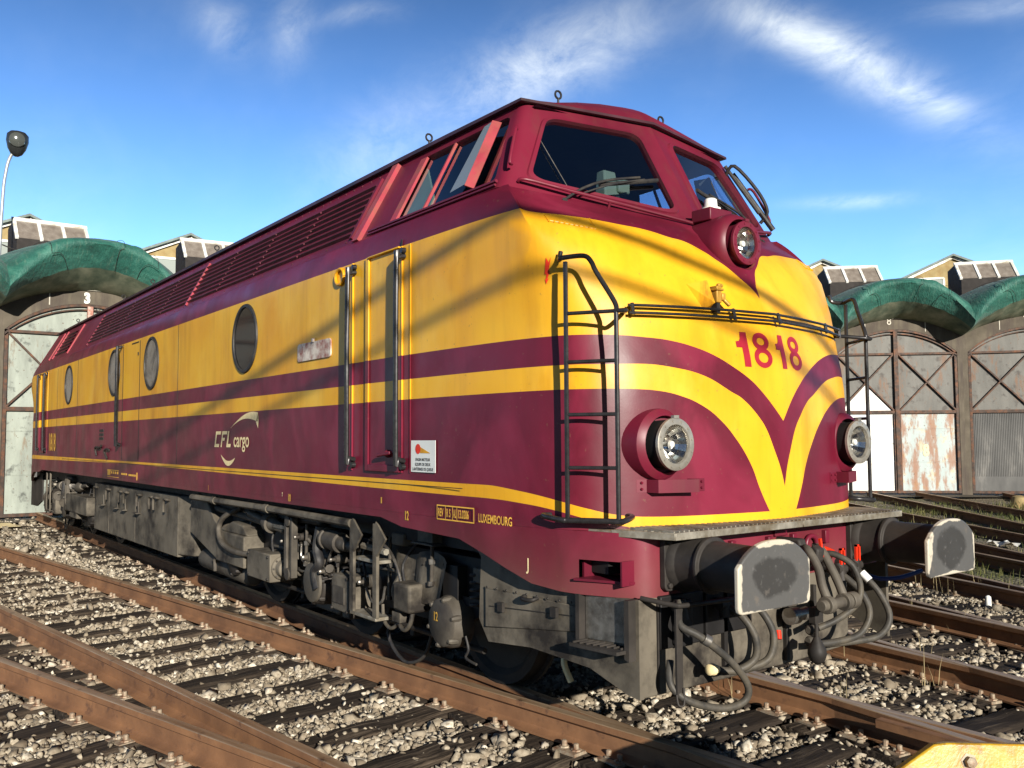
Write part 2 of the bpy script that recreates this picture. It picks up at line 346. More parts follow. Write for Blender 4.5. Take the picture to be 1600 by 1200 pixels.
def skyglass():
    t = NT('skylight_glass'); c = t.ramp(t.noise(1, 5, .6, t.map((6, 6, .8))), [(.3, (.17,.14,.115)), (.6, (.25,.215,.18)), (.8, (.34,.30,.255))]); t.set(Base_Color=c, Roughness=.25); return t.m
M['skyglass'] = skyglass()
M['gable'] = simple('yellowed_gable', (.32,.245,.115), .8, 0, .2, 3, .1, (.26,.17,.07), 2.5)
M['gableroof'] = simple('grey_green_roofing', (.16,.20,.185), .6, 0, .3, 4)
M['tarroof'] = simple('tarred_roof', (.06,.058,.06), .6, 0, .35, 3, .1, (.14,.12,.11), 2)
M['post'] = simple('galvanised_post', (.42,.45,.46), .45, .5, .15, 5)
M['lampblack'] = simple('lamp_housing', (.025,.026,.026), .4)
M['lampglass'] = NT('lamp_glass').set(Base_Color=(.06,.065,.06), Roughness=.15)
M['bowl'] = NT('lamp_bowl').set(Base_Color=(.30,.33,.30), Roughness=.15)
# ------------------------------------------------------------------ the locomotive: +x is the end facing us, rail tops at z = 0
XM = -9.775; HW = 1.4475
loco = thing('diesel_locomotive', 'yellow and maroon diesel locomotive numbered 1818 standing on the rails', 'locomotive', (XM, 0, 0), worldparts=True)
YS = [0,.35,.7,1.0,1.15,1.25,1.31,1.355,1.39,1.415,1.435,1.4475]
GA = [0,.045,.115,.215,.30,.385,.48,.62,.82,1.1,1.5,2.0]
GC = [0,.02,.055,.11,.155,.19,.215,.235,.25,.27,.75,1.55]
ZR = [1.2,1.85,2.05,2.2,2.45,2.6,2.7,2.87,3.02,3.16]; XR = [-.57,-.57,-.58,-.60,-.655,-.725,-.79,-.90,-1.03,-1.2]
def wz(z): t = min(1, max(0, (z-2.3)/.7)); return t*t*(3-2*t)
def nx(y, z):
    y = abs(y); w = wz(z); return np.interp(z, ZR, XR) - (1-w)*np.interp(y, YS, GA) - w*np.interp(y, YS, GC)
def on_nose(y, z, off=.005):
    e = .01; n = Vector((1, -(nx(y+e, z)-nx(y-e, z))/(2*e), -(nx(y, z+e)-nx(y, z-e))/(2*e))).normalized()
    return Vector((nx(y, z), y, z)) + n*off
def crm(A, sub):
    out = []
    for i in range(len(A)-1):
        p0 = A[i-1] if i else 2*A[0]-A[1]; p1 = A[i]; p2 = A[i+1]; p3 = A[i+2] if i+2 < len(A) else 2*A[-1]-A[-2]
        for k in range(sub):
            t = k/sub; out.append(.5*(2*p1 + (p2-p0)*t + (2*p0-5*p1+4*p2-p3)*t*t + (3*p1-p0-3*p2+p3)*t**3))
    return out + [A[-1]]
SUB = 3
YF = crm(YS, SUB); YF = [min(HW, max(0, y)) for y in YF]; YF[0] = 0
GAF = crm(GA, SUB); GCF = list(np.interp(np.linspace(0, len(GC)-1, SUB*(len(GC)-1)+1), range(len(GC)), GC))
GAF[1] = GAF[2]*.5; NF = len(YF)
BY = [y*1.345/1.415 for y in YS[:10]] + [1.352, 1.355]; BX = [-1.19-.395*b/1.345 for b in BY[:10]] + [-2.0, -2.7]; BZ = [3.15+.13*b/1.345 for b in BY[:10]] + [3.28, 3.28]
BYF, BXF, BZF = crm(BY, SUB), crm(BX, SUB), crm(BZ, SUB)
def half(z, s):
    """front half ring, ridge -> side; s in 0..1 rolls from the body side into the cab sill"""
    zz = min(z, 3.03); w = wz(zz); xr = float(np.interp(zz, ZR, XR)); P = []
    for i in range(NF):
        x = xr - (1-w)*GAF[i] - w*GCF[i]; y = YF[i]; zi = zz
        if s > 0:
            f = i/SUB; side = min(1, max(0, (f-8.2)/1.6))
            ls = (1-s)*y + s*BYF[i]; rs = y - (y-BYF[i])*(1-cos(s*pi/2)); y2 = ls*(1-side) + rs*side
            x2 = x*(1-s) + s*BXF[i]; zl = zz*(1-s) + s*BZF[i]; zr_ = zz + (BZF[i]-zz)*sin(s*pi/2); zi = zl*(1-side) + zr_*side; x, y = x2, y2
        P.append((x, y, zi))
    return P
rows = []
for z, s in [(1.2135,0),(1.3,0),(1.45,0),(1.7,0),(1.85,0),(1.95,0),(2.05,0),(2.2,0),(2.3,0),(2.38,0),(2.46,0),(2.54,0),(2.62,0),(2.70,0),(2.78,0),(2.87,0),(2.95,0),(3.03,0)] + [(3.1, k/7) for k in range(1, 8)]:
    h = half(z, s); L = [(x, -y, q) for x, y, q in h]; mids = [(-4-1.155*k, -h[-1][1], h[-1][2]) for k in range(11)]
    Lr = [(2*XM-x, y, q) for x, y, q in L[::-1]]
    near = L + mids + Lr; far = [(x, -y, q) for x, y, q in near[::-1]][1:-1]
    rows.append(near + far)
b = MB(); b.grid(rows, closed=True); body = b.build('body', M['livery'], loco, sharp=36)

# frame skirt with step openings; bottom edge drops towards each end
SK = [(-2.3,1.4475),(-1.95,1.441),(-1.7,1.43),(-1.5,1.412),(-1.3,1.378),(-1.1,1.333),(-.98,1.298),(-.88,1.262),(-.78,1.222),(-.70,1.178),(-.655,1.132),(-.632,1.085),(-.622,1.03),(-.62,.9),(-.62,.45),(-.62,0)]
def bot(x): return float(np.interp(x, [-9.8,-2.95,-2.65,-1.9,-1.28,-1.1,-.98,-.62], [1.165,1.165,1.118,1.095,.888,.872,.868,.872]))
SKN = [(-2.65,HW),(-2.95,HW),(-4,HW),(-5.5,HW),(-7.5,HW),(-9.775,HW)]
cols = SK[::-1] + SKN
full = [(x, -y) for x, y in cols] + [(2*XM-x, -y) for x, y in cols[::-1]][1:]
full += [(x, -y) for x, y in full[::-1]][1:-1]
b = MB(); ZL = [1.2125, 1.058, .95, None]
def zat(x, k): xx = max(x, 2*XM-x); return bot(xx) if ZL[k] is None else max(ZL[k], bot(xx)+(.02 if k == 1 else .01 if k == 2 else 0))
n = len(full); V = [(x, y, zat(x, k)) for k in range(4) for x, y in full]; F = []
for k in range(3):
    for j in range(n):
        j2 = (j+1) % n; xm = (full[j][0]+full[j2][0])/2; xe = max(xm, 2*XM-xm)
        if k == 1 and -.985 < xe < -.69: continue
        F.append((k*n+j, k*n+j2, (k+1)*n+j2, (k+1)*n+j))
inn = [(XM+(x-XM)*.996, y*.965) for x, y in full]; V += [(x, y, zat(x, 3)) for x, y in inn]; F += [(3*n+j, 3*n+(j+1) % n, 4*n+(j+1) % n, 4*n+j) for j in range(n)]
top = [(x, y*.93, 1.212) for x, y in full]; V += top; F += [(j, 5*n+j, 5*n+(j+1) % n, (j+1) % n) for j in range(n)]
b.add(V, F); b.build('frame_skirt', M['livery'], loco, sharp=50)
b = MB(); b.box((-18.7,-1.2,.98),(-.85,1.2,1.2)); b.build('main_frame', M['deep'], loco)
for sy in (-1, 1):
    b = MB(); a, c = sorted((sy*1.05, sy*1.07)); b.box((-1.02, a, .93), (-.655, c, 1.075)); a, c = sorted((sy*1.06, sy*1.255)); b.box((-1.0, a, .94), (-.985, c, 1.07)); b.box((-.70, a, .94), (-.688, sorted((sy*1.06, sy*1.19))[1], 1.07))
    b.build('step_recess', M['maroon'], loco)
    b = MB(); b.prism([(-.99, 1.08), (-.685, 1.08), (-.685, 1.20), (-.99, 1.33)], lambda x, y: (x, sy*y, .945), lambda x, y: (x, sy*y, .958)); b.build('step_tread', M['maroon'], loco)

# ------------------------------------------------------------------ cab, hood and roof
A0, A1, AM = Vector((-3.45,-1.355,3.28)), Vector((-1.585,-1.347,3.28)), Vector((-1.19,0,3.15))
T0, T1, TM = Vector((-3.45,-1.0,3.955)), Vector((-1.822,-1.005,3.95)), Vector((-1.63,0,3.945))
def pf(u, v): return (A1*(1-u)+AM*u)*(1-v) + (T1*(1-u)+TM*u)*v
def my(p): return Vector((p[0], -p[1], p[2]))
fn = (AM-A1).cross(T1-A1).normalized(); fn = fn if fn.x > 0 else -fn
WIN = [(.115,.128),(.89,.07),(.850,.868),(.174,.860)]
def qr(quad, r, n=6):
    """rounded quadrilateral in patch space, corner points cut by r"""
    P = []
    for i in range(4):
        a, c, d = (np.array(quad[i-1]), np.array(quad[i]), np.array(quad[(i+1) % 4])); e0 = c + (a-c)*r/np.linalg.norm(a-c); e1 = c + (d-c)*r/np.linalg.norm(d-c)
        for k in range(n+1): t = k/n; P.append(tuple((1-t)**2*e0 + 2*t*(1-t)*c + t*t*e1))
    return P
def outerq(k, n=6, q=((0,0),(1,0),(1,1),(0,1))):
    P = []
    for i in range(4):
        a, c, d = np.array(q[i-1]), np.array(q[i]), np.array(q[(i+1) % 4])
        for j in range(n+1):
            t = j/n-.5; P.append(tuple(c + (a-c)*max(0, -t)*k if t < 0 else c + (d-c)*max(0, t)*k))
    return P
for sy in (1, -1):
    f = (lambda p: p) if sy == 1 else my
    nn = f(fn)
    o = [f(pf(.065+.935*p[0], p[1])) for p in outerq(.8)]; w0 = [f(pf(*p)) for p in qr(WIN, .10)]
    b = MB(); b.ring(o, w0); b.build('cab_front', M['maroon'], loco, sharp=30)
    big = [(.094,.104),(.914,.045),(.874,.893),(.152,.886)]; w1 = [f(pf(*p)) + nn*.012 for p in qr(big, .11)]; w0o = [p + nn*.016 for p in w0]; w0i = [p - nn*.035 for p in w0]; w1b = [f(pf(*p)) - nn*.002 for p in qr([(q[0]+(.5-q[0])*-.02, q[1]+(.5-q[1])*-.02) for q in big], .11)]
    b = MB(); b.ring(w1b, w1); b.ring(w1, w0o); b.ring(w0o, w0i); b.build('windscreen_surround', M['maroon'], loco, sharp=35)
    g = MB(); gi = [p - nn*.012 for p in w0]; g.add(gi, [tuple(range(len(gi)))]); g.build('windscreen', M['glass'], loco)
# cab sides with the sliding windows
def ps(x, t, off=0):
    nrm = Vector((0, -.675, .355)).normalized(); p = Vector((x, -1.355 + .352*t, 3.28 + .673*t)); return p + nrm*off
def tz(z): return (z-3.28)/.673
OPEN = [(-3.06, tz(3.352)), (-1.715, tz(3.345)), (-1.915, tz(3.885)), (-3.06, tz(3.885))]
for sy in (1, -1):
    f = (lambda p: p) if sy == 1 else my
    pil = []
    for k in range(13):
        v = k/12; S_ = ps(-1.665-.222*v, .995*v); C_ = pf(0, v)*.72 + ps(-1.585-.237*v, .995*v)*.28; F_ = pf(.065, v); pil.append([f(S_*(1-t)**2 + C_*2*t*(1-t) + F_*t*t) for t in [j/10 for j in range(11)]])
    b = MB(); b.grid(pil); b.build('cab_pillar', M['maroon'], loco, sharp=60)
    Q = ((-3.45,0),(-1.665,0),(-1.887,.995),(-3.45,.995)); o = [f(ps(*p)) for p in outerq(.8, q=Q)]; rr = qr(OPEN, .07); w0 = [f(ps(*p)) for p in rr]; w1 = [f(ps(p[0], p[1], -.05)) for p in rr]
    b = MB(); b.ring(o, w0); b.ring(w0, w1); b.build('cab_side', M['maroon'], loco, sharp=30)
    wb = MB()
    for x0, x1, s0, s1 in ((-3.06,-2.97,0,0.0), (-2.59,-2.572,.03,.02)):
        wb.add([f(ps(x, t, q)) for q in (-.016, .004) for x, t in ((x0, tz(3.352)), (x1, tz(3.352)), (x1, tz(3.88)), (x0, tz(3.88)))], [(0,1,2,3),(4,5,6,7),(0,1,5,4),(1,2,6,5),(2,3,7,6),(3,0,4,7)])
    wb.split('side_window_frame', M['redtrim'], loco)
    g = MB(); g.add([f(ps(x, t, -.026)) for x, t in ((-2.97,tz(3.35)),(-1.70,tz(3.35)),(-1.91,tz(3.88)),(-2.97,tz(3.88)))], [(0,1,2,3)]); g.build('side_window', M['sideglass'], loco)
    # hinged wind deflector: a pane between a red strip and the opening
    d = MB(); d.add([f(ps(*p)) for p in ((-1.985,tz(3.345),.055),(-1.935,tz(3.34),.008),(-1.985,tz(3.85),.008),(-2.035,tz(3.85),.055),(-1.995,tz(3.345),.047),(-1.945,tz(3.34),-.000),(-1.995,tz(3.85),-.000),(-2.045,tz(3.85),.047))], [(0,1,2,3),(4,5,6,7),(0,1,5,4),(1,2,6,5),(2,3,7,6),(3,0,4,7)])
    wd = d.build('wind_deflector', M['redtrim'], loco); d = MB(); d.add([f(ps(*p)) for p in ((-2.25,tz(3.385),.012),(-1.99,tz(3.36),.05),(-2.04,tz(3.845),.05),(-2.17,tz(3.86),.03))], [(0,1,2,3)]); d.build('deflector_pane', M['bowl'], wd)
    r = MB()
    for x0, x1, off in ((-3.52,-3.43,.035),):
        r.add([f(ps(x, t, q)) for q in (0, off) for x, t in ((x0-.02,-.02),(x1-.02,-.02),(x1+.02,.96),(x0+.02,.96))], [(0,1,2,3),(4,5,6,7),(0,1,5,4),(1,2,6,5),(2,3,7,6),(3,0,4,7)])
    r.build('joint_strip', M['redtrim'], loco)
    t_ = MB(); t_.tube([f(ps(-3.35, tz(3.325), .015)), f(ps(-1.66, tz(3.318), .015))], .011, sm=1); t_.tube([f(ps(-3.35, tz(3.30), .012)), f(ps(-1.66, tz(3.293), .012))], .008, sm=1); t_.build('rain_gutter', M['maroon'], loco)
    # hood side with rows of louvres
    b = MB(); b.grid([[f(ps(x, t)) for t in (0, .25, .5, .75, .995)] for x in (-3.45, -5, -8, -11, -14, -15.9, -17.73)]); b.build('hood_side', M['maroon'], loco)
    if sy == 1:
        seams = [-3.66, -4.74, -5.8, -6.9, -7.97, -9.07, -10.15, -11.25, -12.35, -13.4]
        for i in range(len(seams)-1):
            xa, xb = seams[i]-.016, seams[i+1]+.016; l = MB()
            for k in range(8):
                t0 = .11 + k*.093
                for (qa, ta), (qb, tb) in (((0, t0+.078), (.026, t0+.016)), ((.026, t0+.016), (.0, t0+.004))):
                    l.add([ps(xa, ta, qa), ps(xb, ta, qa), ps(xb, tb, qb), ps(xa, tb, qb)], [(0,1,2,3)])
                for xe in (xa, xb): l.add([ps(xe, t0+.078, 0), ps(xe, t0+.016, .026), ps(xe, t0+.004, 0)], [(0,1,2)])
            lo = l.build('louvre_panel', M['louvre'], loco, sharp=20)
        for xx, m in ((-7.97,'redtrim'), (-3.66,'maroon'), (-13.4,'maroon')):
            l = MB(); l.add([ps(x, t, q) for q in (0, .02) for x, t in ((xx-.02,.07),(xx+.02,.07),(xx+.02,.87),(xx-.02,.87))], [(0,1,2,3),(4,5,6,7),(0,1,5,4),(1,2,6,5),(2,3,7,6),(3,0,4,7)]); l.build('louvre_joint', M[m], loco)
        l = MB()
        for k in range(6):
            t0 = .14 + k*.115; xa, xb = -15.25-.03*k, -16.25-.06*(5-k)*0-.1*(1-k/5)
            for (qa, ta), (qb, tb) in (((0, t0+.085), (.034, t0+.018)), ((.034, t0+.018), (.0, t0+.004))): l.add([ps(xa, ta, qa), ps(xb, ta, qa), ps(xb, tb, qb), ps(xa, tb, qb)], [(0,1,2,3)])
        l.build('rear_louvre_panel', M['louvre'], loco, sharp=20)
        l = MB()
        for xx in (-15.05, -16.5, -16.85): l.add([ps(x, t, q) for q in (0, .018) for x, t in ((xx-.035,.07),(xx+.02,.07),(xx+.02,.9),(xx-.035,.9))], [(0,1,2,3),(4,5,6,7),(0,1,5,4),(1,2,6,5),(2,3,7,6),(3,0,4,7)])
        l.split('rear_joint_strip', M['redtrim'], loco)
        rv = MB()
        for k in range(62): rv.lathe(ps(-3.75-.157*k, .935, 0), (0,-.885,.466), [(0,.009),(.006,.006)], 6)
        for k in range(26): rv.lathe(ps(-3.75-.36*k, .055, 0), (0,-.885,.466), [(0,.009),(.006,.006)], 6)
        rv.build('rivets', M['louvre'], loco)
# rear cab end, seen end-on only
for sy in (1, -1):
    f = (lambda p: p) if sy == 1 else my
    g = lambda u, v: f(Vector((2*XM - pf(u, v).x, pf(u, v).y, pf(u, v).z)))
    o = [g(*p) for p in outerq(.8)]; w0 = [g(*p) for p in qr(WIN, .10)]; b = MB(); b.ring(o, w0); b.build('rear_cab_front', M['maroon'], loco, sharp=30)
    gl = MB(); gl.add(w0, [tuple(range(len(w0)))]); gl.build('rear_windscreen', M['port'], loco)
# roof with a lip all round
def roofz(y, d): q = max(0, 1-(y/1.045)**2); return 3.972 + .185*q*min(1, d/.30)**.62 + (.05*q+.012)*min(1, d/1.3)
ry = [1.045*cos(pi*k/16) for k in range(17)]
def lipx(y, e=1): return -1.595-.195*abs(y)/1.0
rr_ = []
for d in (0, .03, .08, .14, .21, .30, .5, .9, 1.6): rr_.append([(lipx(y)-d, y*(1 if d else 1), roofz(y, d) + (0 if d else 0)) for y in ry])
for x in (-5, -7.5, XM): rr_.append([(x, y, roofz(y, 2)) for y in ry])
rr_ += [[(2*XM-x, y, z) for x, y, z in r] for r in rr_[::-1][1:]]
b = MB(); b.grid(rr_)
loop = rr_[0] + [r[-1] for r in rr_[1:-1]] + rr_[-1][::-1] + [r[0] for r in rr_[1:-1]][::-1]
lp2 = [(x + (.004 if x > XM else -.004), y, 3.953) for x, y, z in loop]; lp3 = [(XM+(x-XM)*.995, y*.955, 3.951) for x, y, z in loop]
b.build('roof', M['maroon'], loco, sharp=45)
b = MB(); b.ring(loop, lp2); b.ring(lp2, lp3); b.build('roof_lip', M['roofpaint'], loco, sharp=35)
for px, py, h in ((-2.0,-.55,0),(-1.92,.42,0),(-3.05,-.98,0),(-7.9,-1.0,0),(-10.7,-1.0,0),(-12.4,-1.0,0),(-14.2,-1.0,0),(-15.9,-1.0,0)):
    z0 = roofz(py, min(2, lipx(py)-px)) - .01; b = MB(); b.cyl((px,py,z0),(px,py,z0+.04),.008,n=8); ce = Vector((px,py,z0+.065)); b.tube([ce + Vector((0, cos(w)*.028, sin(w)*.028)) for w in [2*pi*k/12 for k in range(13)]], .008, 6, 1); b.build('lifting_eye', M['black'], loco)
# cab inside: floor, bulkhead, desk and a pale green instrument box
b = MB(); b.box((-3.44,-1.25,3.0),(-1.45,1.25,3.02)); b.add([(-3.42,-1.33,3.02),(-3.42,1.33,3.02),(-3.42,.98,3.93),(-3.42,-.98,3.93)], [(0,1,2,3)]); b.add([(-3.42,-.98,3.93),(-3.42,.98,3.93),(-1.75,.95,3.93),(-1.75,-.95,3.93)], [(0,1,2,3)]); b.box((-1.62,-1.22,3.02),(-1.50,1.22,3.16)); cab_in = b.build('cab_lining', M['cabdark'], loco)
b = MB(); b.add([(-1.72,-.50,3.05),(-1.56,-.50,3.05),(-1.56,-.30,3.05),(-1.72,-.30,3.05),(-1.70,-.47,3.55),(-1.62,-.47,3.55),(-1.62,-.36,3.55),(-1.70,-.36,3.55)], [(0,3,2,1),(4,5,6,7),(0,1,5,4),(1,2,6,5),(2,3,7,6),(3,0,4,7)]); b.box((-1.66,-.37,3.40),(-1.58,-.26,3.50)); b.box((-1.70,-.52,3.05),(-1.58,-.24,3.24)); b.build('instrument_box', M['palegreen'], loco, bevel=.012)
b = MB(); b.prism([(-3.03,3.36),(-3.03,3.84),(-2.80,3.63),(-2.66,3.50),(-2.64,3.36)], lambda x, z: ps(x, tz(z), -.06), lambda x, z: ps(x, tz(z), -.08)); b.build('bulkhead_panel', M['palegreen'], loco)
b = MB(); b.box((-2.5,.35,3.05),(-2.1,.75,3.5)); b.box((-2.55,.35,3.4),(-2.45,.75,3.8)); b.build('driver_seat', M['cabdark'], loco, bevel=.05)
# hand rails by the windscreens, gutter and wipers
for sy in (1, -1):
    f = (lambda p: p) if sy == 1 else my
    P = lambda u, v, o: f(pf(u, v)) + f(fn)*o
    b = MB(); b.tube([P(.06,.06,.01), P(.09,.055,.045), P(.3,.02,.05), P(.62,-.02,.05), P(.93,-.055,.045), P(.96,-.06,.01)], .012); b.tube([P(.5,-.06,.0), P(.5,-.02,.05)], .009, sm=1); b.build('sill_handrail', M['maroon'], loco)
    b = MB(); b.tube([P(.28,-.06,.02), P(.36,.06,.055), P(.5,.2,.06), P(.72,.34,.035)], .009); b.tube([P(.36,.03,.03), P(.52,.17,.055), P(.75,.335,.03)], .006); b.tube([P(.47,.175,.03), P(.84,.365,.022)], .014, sm=1); b.lathe(P(.28,-.075,-.01), f(fn), [(0,.034),(.02,.034),(.022,.02),(.05,.018)], 14)
    b.build('wiper', M['black'], loco)
    b = MB(); b.tube([f(Vector(q)) for q in ((-1.60,-1.275,3.43),(-1.585,-1.30,3.45),(-1.655,-1.20,3.68),(-1.69,-1.165,3.70))], .011); b.build('pillar_handle', M['maroon'], loco)
b = MB(); b.tube([my(pf(.10,.78)), my(pf(.06,.80))+fn*.10, my(pf(-.01,.5))+fn*.13, my(pf(-.02,.28))+fn*.10, my(pf(.03,.22))], .014); b.build('mirror_handrail', M['black'], loco)
b = MB(); b.tube([my(pf(.05,.78))+my(fn)*.03, my(pf(.01,.1))+my(fn)*.05], .022, sm=1); b.tube([my(pf(.10,.86))+my(fn)*.03, my(pf(.05,.3))+my(fn)*.04], .014, sm=1); b.build('folded_wiper', M['black'], loco)
b = MB(); b.tube([pf(.14,.60)+fn*.005, pf(.31,.10)+fn*.005], .003, 5, 1); b.build('washer_pipe', M['steel'], loco)

# ------------------------------------------------------------------ nose fittings
def headlamp(y, z, x, wallx, top=False):
    s = 1.0; b = MB()
    prof = [(wallx-x, .205), (-.125, .20), (-.11, .198), (-.085, .170), (-.08, .160), (-.14, .156)] if not top else [(wallx-x, .19), (-.15, .205), (-.10, .205), (-.06, .185), (-.045, .16), (-.10, .155)]
    b.lathe((x, y, z), (1,0,0), prof, 40, cap=False); h = b.build('headlamp', M['maroon'], loco, sharp=35)
    b = MB(); R0 = .145 if not top else .140
    b.lathe((x,y,z), (1,0,0), [(-.02,R0-.006),(-.02,R0),(-.002,R0),(0,R0-.004),(0,R0-.036),(-.012,R0-.04),(-.02,R0-.04)], 36, cap=False)
    for k in range(12): w = 2*pi*k/12+.2; b.lathe((x-.002, y+cos(w)*(R0-.017), z+sin(w)*(R0-.017)), (1,0,0), [(0,.008),(.006,.006)], 6)
    b.box((x-.02, y-.02, z+R0-.004), (x+.004, y+.02, z+R0+.014)); b.build('lamp_ring', M['ring'] if not top else M['maroon'], h)
    b = MB(); b.lathe((x,y,z), (1,0,0), [(-.11,.012),(-.102,.035),(-.085,.06),(-.06,.082),(-.022,R0-.038)], 16, cap=False); b.build('reflector', M['reflector'], h, sharp=3)
    b = MB(); b.lathe((x,y,z), (1,0,0), [(-.11,.012),(-.06,.014),(-.045,.022),(-.03,.018),(-.025,.006)], 14); b.build('bulb', M['white'], h)
    b = MB(); b.lathe((x,y,z), (1,0,0), [(-.016,R0-.039),(-.006,R0-.05),(.002,.05),(.004,.001)], 28, cap=False); b.build('lens', M['lens'], h)
    b = MB(); b.lathe((x,y,z), (1,0,0), [(-.141,.158),(-.139,R0-.012),(-.02,R0-.008)], 32, cap=False); b.build('lamp_barrel', M['deep' if not top else 'maroon'], h)
    return h
headlamp(-.90, 1.685, -.615, -.90); headlamp(.90, 1.685, -.615, -.90)
ht = headlamp(0, 2.955, -.805, -1.32, True)
b = MB(); b.box((-1.16,-.12,3.13),(-1.0,.10,3.215)); b.build('beacon_box', M['maroon'], loco, bevel=.008)
b = MB(); b.lathe((-1.07,-.03,3.215),(0,0,1),[(0,.065),(.012,.065),(.014,.045),(.07,.04),(.078,.03)],20); b.build('beacon', M['white'], loco)
for sy in (-1, 1):
    b = MB(); Y0, Y1 = 1.03, .62
    def hat(t, o): y = Y0+(Y1-Y0)*t; return (nx(y, 1.45)+o, sy*y)
    pr = [hat(0,.004), hat(.13,.006), hat(.15,.085), hat(.72,.095), hat(.73,.006), hat(1,.006)]
    for i in range(len(pr)-1):
        (xa, ya), (xb, yb) = pr[i], pr[i+1]; b.add([(xa,ya,1.418),(xb,yb,1.418),(xb,yb,1.490),(xa,ya,1.490),(xa-.008,ya,1.418),(xb-.008,yb,1.418),(xb-.008,yb,1.490),(xa-.008,ya,1.490)], [(0,1,2,3),(4,5,6,7),(0,1,5,4),(3,2,6,7),(0,3,7,4),(1,2,6,5)])
    for t in (.06, .8, .95):
        for z in (1.437, 1.472): x, y = hat(t, .006); b.lathe((x, y, z), (1,0,0), [(0,.009),(.008,.007)], 6)
    b.build('lamp_bracket', M['maroon'], loco, sharp=20)
    # side ladder at the nose corner
    Lf = Vector((-.985, sy*1.372, 0)); Rt = Vector((-.742, sy*1.222, 0)); Z = Vector((0,0,1)); b = MB(); P = lambda t, z: Lf*(1-t) + Rt*t + Z*z
    b.tube([P(0,1.285), P(0,2.70)], .0135, sm=1); b.tube([P(1,1.285), P(1,2.41)], .0135, sm=1)
    for z in (1.56, 1.85, 2.14, 2.41): b.tube([P(0,z), P(1,z)], .011, sm=1)
    w0 = on_nose(sy*1.30, 2.73, 0); b.tube([(w0.x+.02, w0.y+sy*.02, 2.78), w0 + Vector((.03, sy*.04, 0)), P(-.10,2.72), P(0,2.725), P(.38,2.725), P(.52,2.69), P(.62,2.63), P(.97,2.46), P(1,2.41)], .014, sm=5)
    w1 = on_nose(sy*1.04, 2.43, 0); b.tube([P(1,2.41), P(1.18,2.41), w1 + Vector((.05,sy*.03,0)), w1], .013)
    wl = on_nose(sy*1.345, 1.29, 0); wr = on_nose(sy*1.075, 1.29, 0); b.tube([wl, wl + Vector((.0, sy*.06, 0)), P(-.12,1.275), P(0,1.275), P(.5,1.275), P(1,1.275), P(1.12,1.28), wr + Vector((.06,sy*.02,0)), wr], .016)
    b.build('nose_ladder', M['blackpipe'], loco)
b = MB()
for z, o in ((2.458,.045),(2.422,.045)): b.tube([on_nose(y, z, o) for y in [-1.02+.102*k for k in range(21)]], .0085, sm=1)
for y in (-1.0,-.33,.05,.70,1.0): b.tube([on_nose(y,2.470,.042), on_nose(y,2.410,.042)], .011, 6, 1); b.tube([on_nose(y,2.44,0), on_nose(y,2.44,.045)], .009, 6, 1)
b.build('nose_handrail', M['blackpipe'], loco)
b = MB(); s = lambda y, z, o: on_nose(y, z, o)
b.add([s(-.575,2.630,.004),s(-.475,2.625,.004),s(-.475,2.480,.004),s(-.515,2.475,.004),s(-.475,2.620,.07),s(-.475,2.485,.07)], [(0,1,4),(1,4,5,2),(3,2,5),(0,4,5,3),(0,1,2,3)]); b.build('socket_plate', M['yellow'], loco)
b = MB(); x0 = nx(-.44, 2.55); b.box((x0+.02,-.47,2.515),(x0+.085,-.425,2.615)); b.box((x0+.02,-.48,2.585),(x0+.095,-.415,2.60)); b.box((x0+.05,-.425,2.53),(x0+.09,-.395,2.575)); b.cyl((x0+.07,-.41,2.55),(x0+.10,-.375,2.50),.012); b.cyl((x0+.07,-.448,2.62),(x0+.07,-.405,2.62),.012); b.build('jumper_socket', M['brass'], loco, bevel=.006)
b = MB(); b.box((x0+.03,-.462,2.455),(x0+.075,-.43,2.515)); b.build('socket_clamp', M['black'], loco)
# riveted hatch plates under the windscreens
for sy in (-1, 1):
    b = MB(); q = [(1.335,3.0),(1.06,2.955),(1.02,3.03)]
    up = [(sy*1.30, 3.028), (sy*1.04, 3.018)]
    for i in range(10):
        y = 1.30-.25*i/9; b.lathe(on_nose(sy*y, 2.985-.03*i/9, .002), (1,0,.4), [(0,.007),(.006,.005)], 6)
    b.tube([on_nose(sy*1.30,3.03,.002), on_nose(sy*1.30,2.99,.002), on_nose(sy*1.04,2.952,.002), on_nose(sy*1.03,3.03,.002)], .004, 5, 1)
    b.build('hatch_rim', M['yellow'], loco)
# running numbers and other marks on the nose
def nose_one(y0, w):
    b = MB(); H = .212; 
    # split into strips so that the figure follows the curved nose
    def q(y, z): return on_nose(y0+y, 2.140+z, .004)
    for k in range(8): z0, z1 = H*k/8, H*(k+1)/8; b.add([q(.46*w,z0), q(w,z0), q(w,z1), q(.46*w,z1)], [(0,1,2,3)])
    b.add([q(0,.152), q(.28*w,.156), q(.40*w,.172), q(.46*w,H-.002), q(.46*w,.116), q(0,.116)], [(0,1,5),(1,2,4),(1,4,5),(2,3,4)])
    return b.build('number_one', M['redmark'], loco)
def nose_eight(y0, w):
    b = MB(); q = lambda y, z, o: on_nose(y0+y, 2.140+z, o)
    for cz, rz, k, o in ((.060,.0625,1.0,.004), (.160,.055,.90,.0052)):
        t = .037; n = 28; b.ring([q(w/2+w/2*k*cos(2*pi*i/n), cz+rz*sin(2*pi*i/n), o) for i in range(n)], [q(w/2+(w/2*k-t*.92)*cos(2*pi*i/n), cz+(rz-t*.86)*sin(2*pi*i/n), o) for i in range(n)])
    return b.build('number_eight', M['redmark'], loco)
nose_one(-.322, .094); nose_eight(-.192, .146); nose_one(.005, .094); nose_eight(.152, .146)
b = MB(); pts = [(-.012,.16),(.004,.13),(.014,.16),(.006,.075),(.014,.078),(.004,.03),(.012,.034),(0,0),(-.008,.034),(-.002,.03),(-.004,.062),(-.012,.058)]
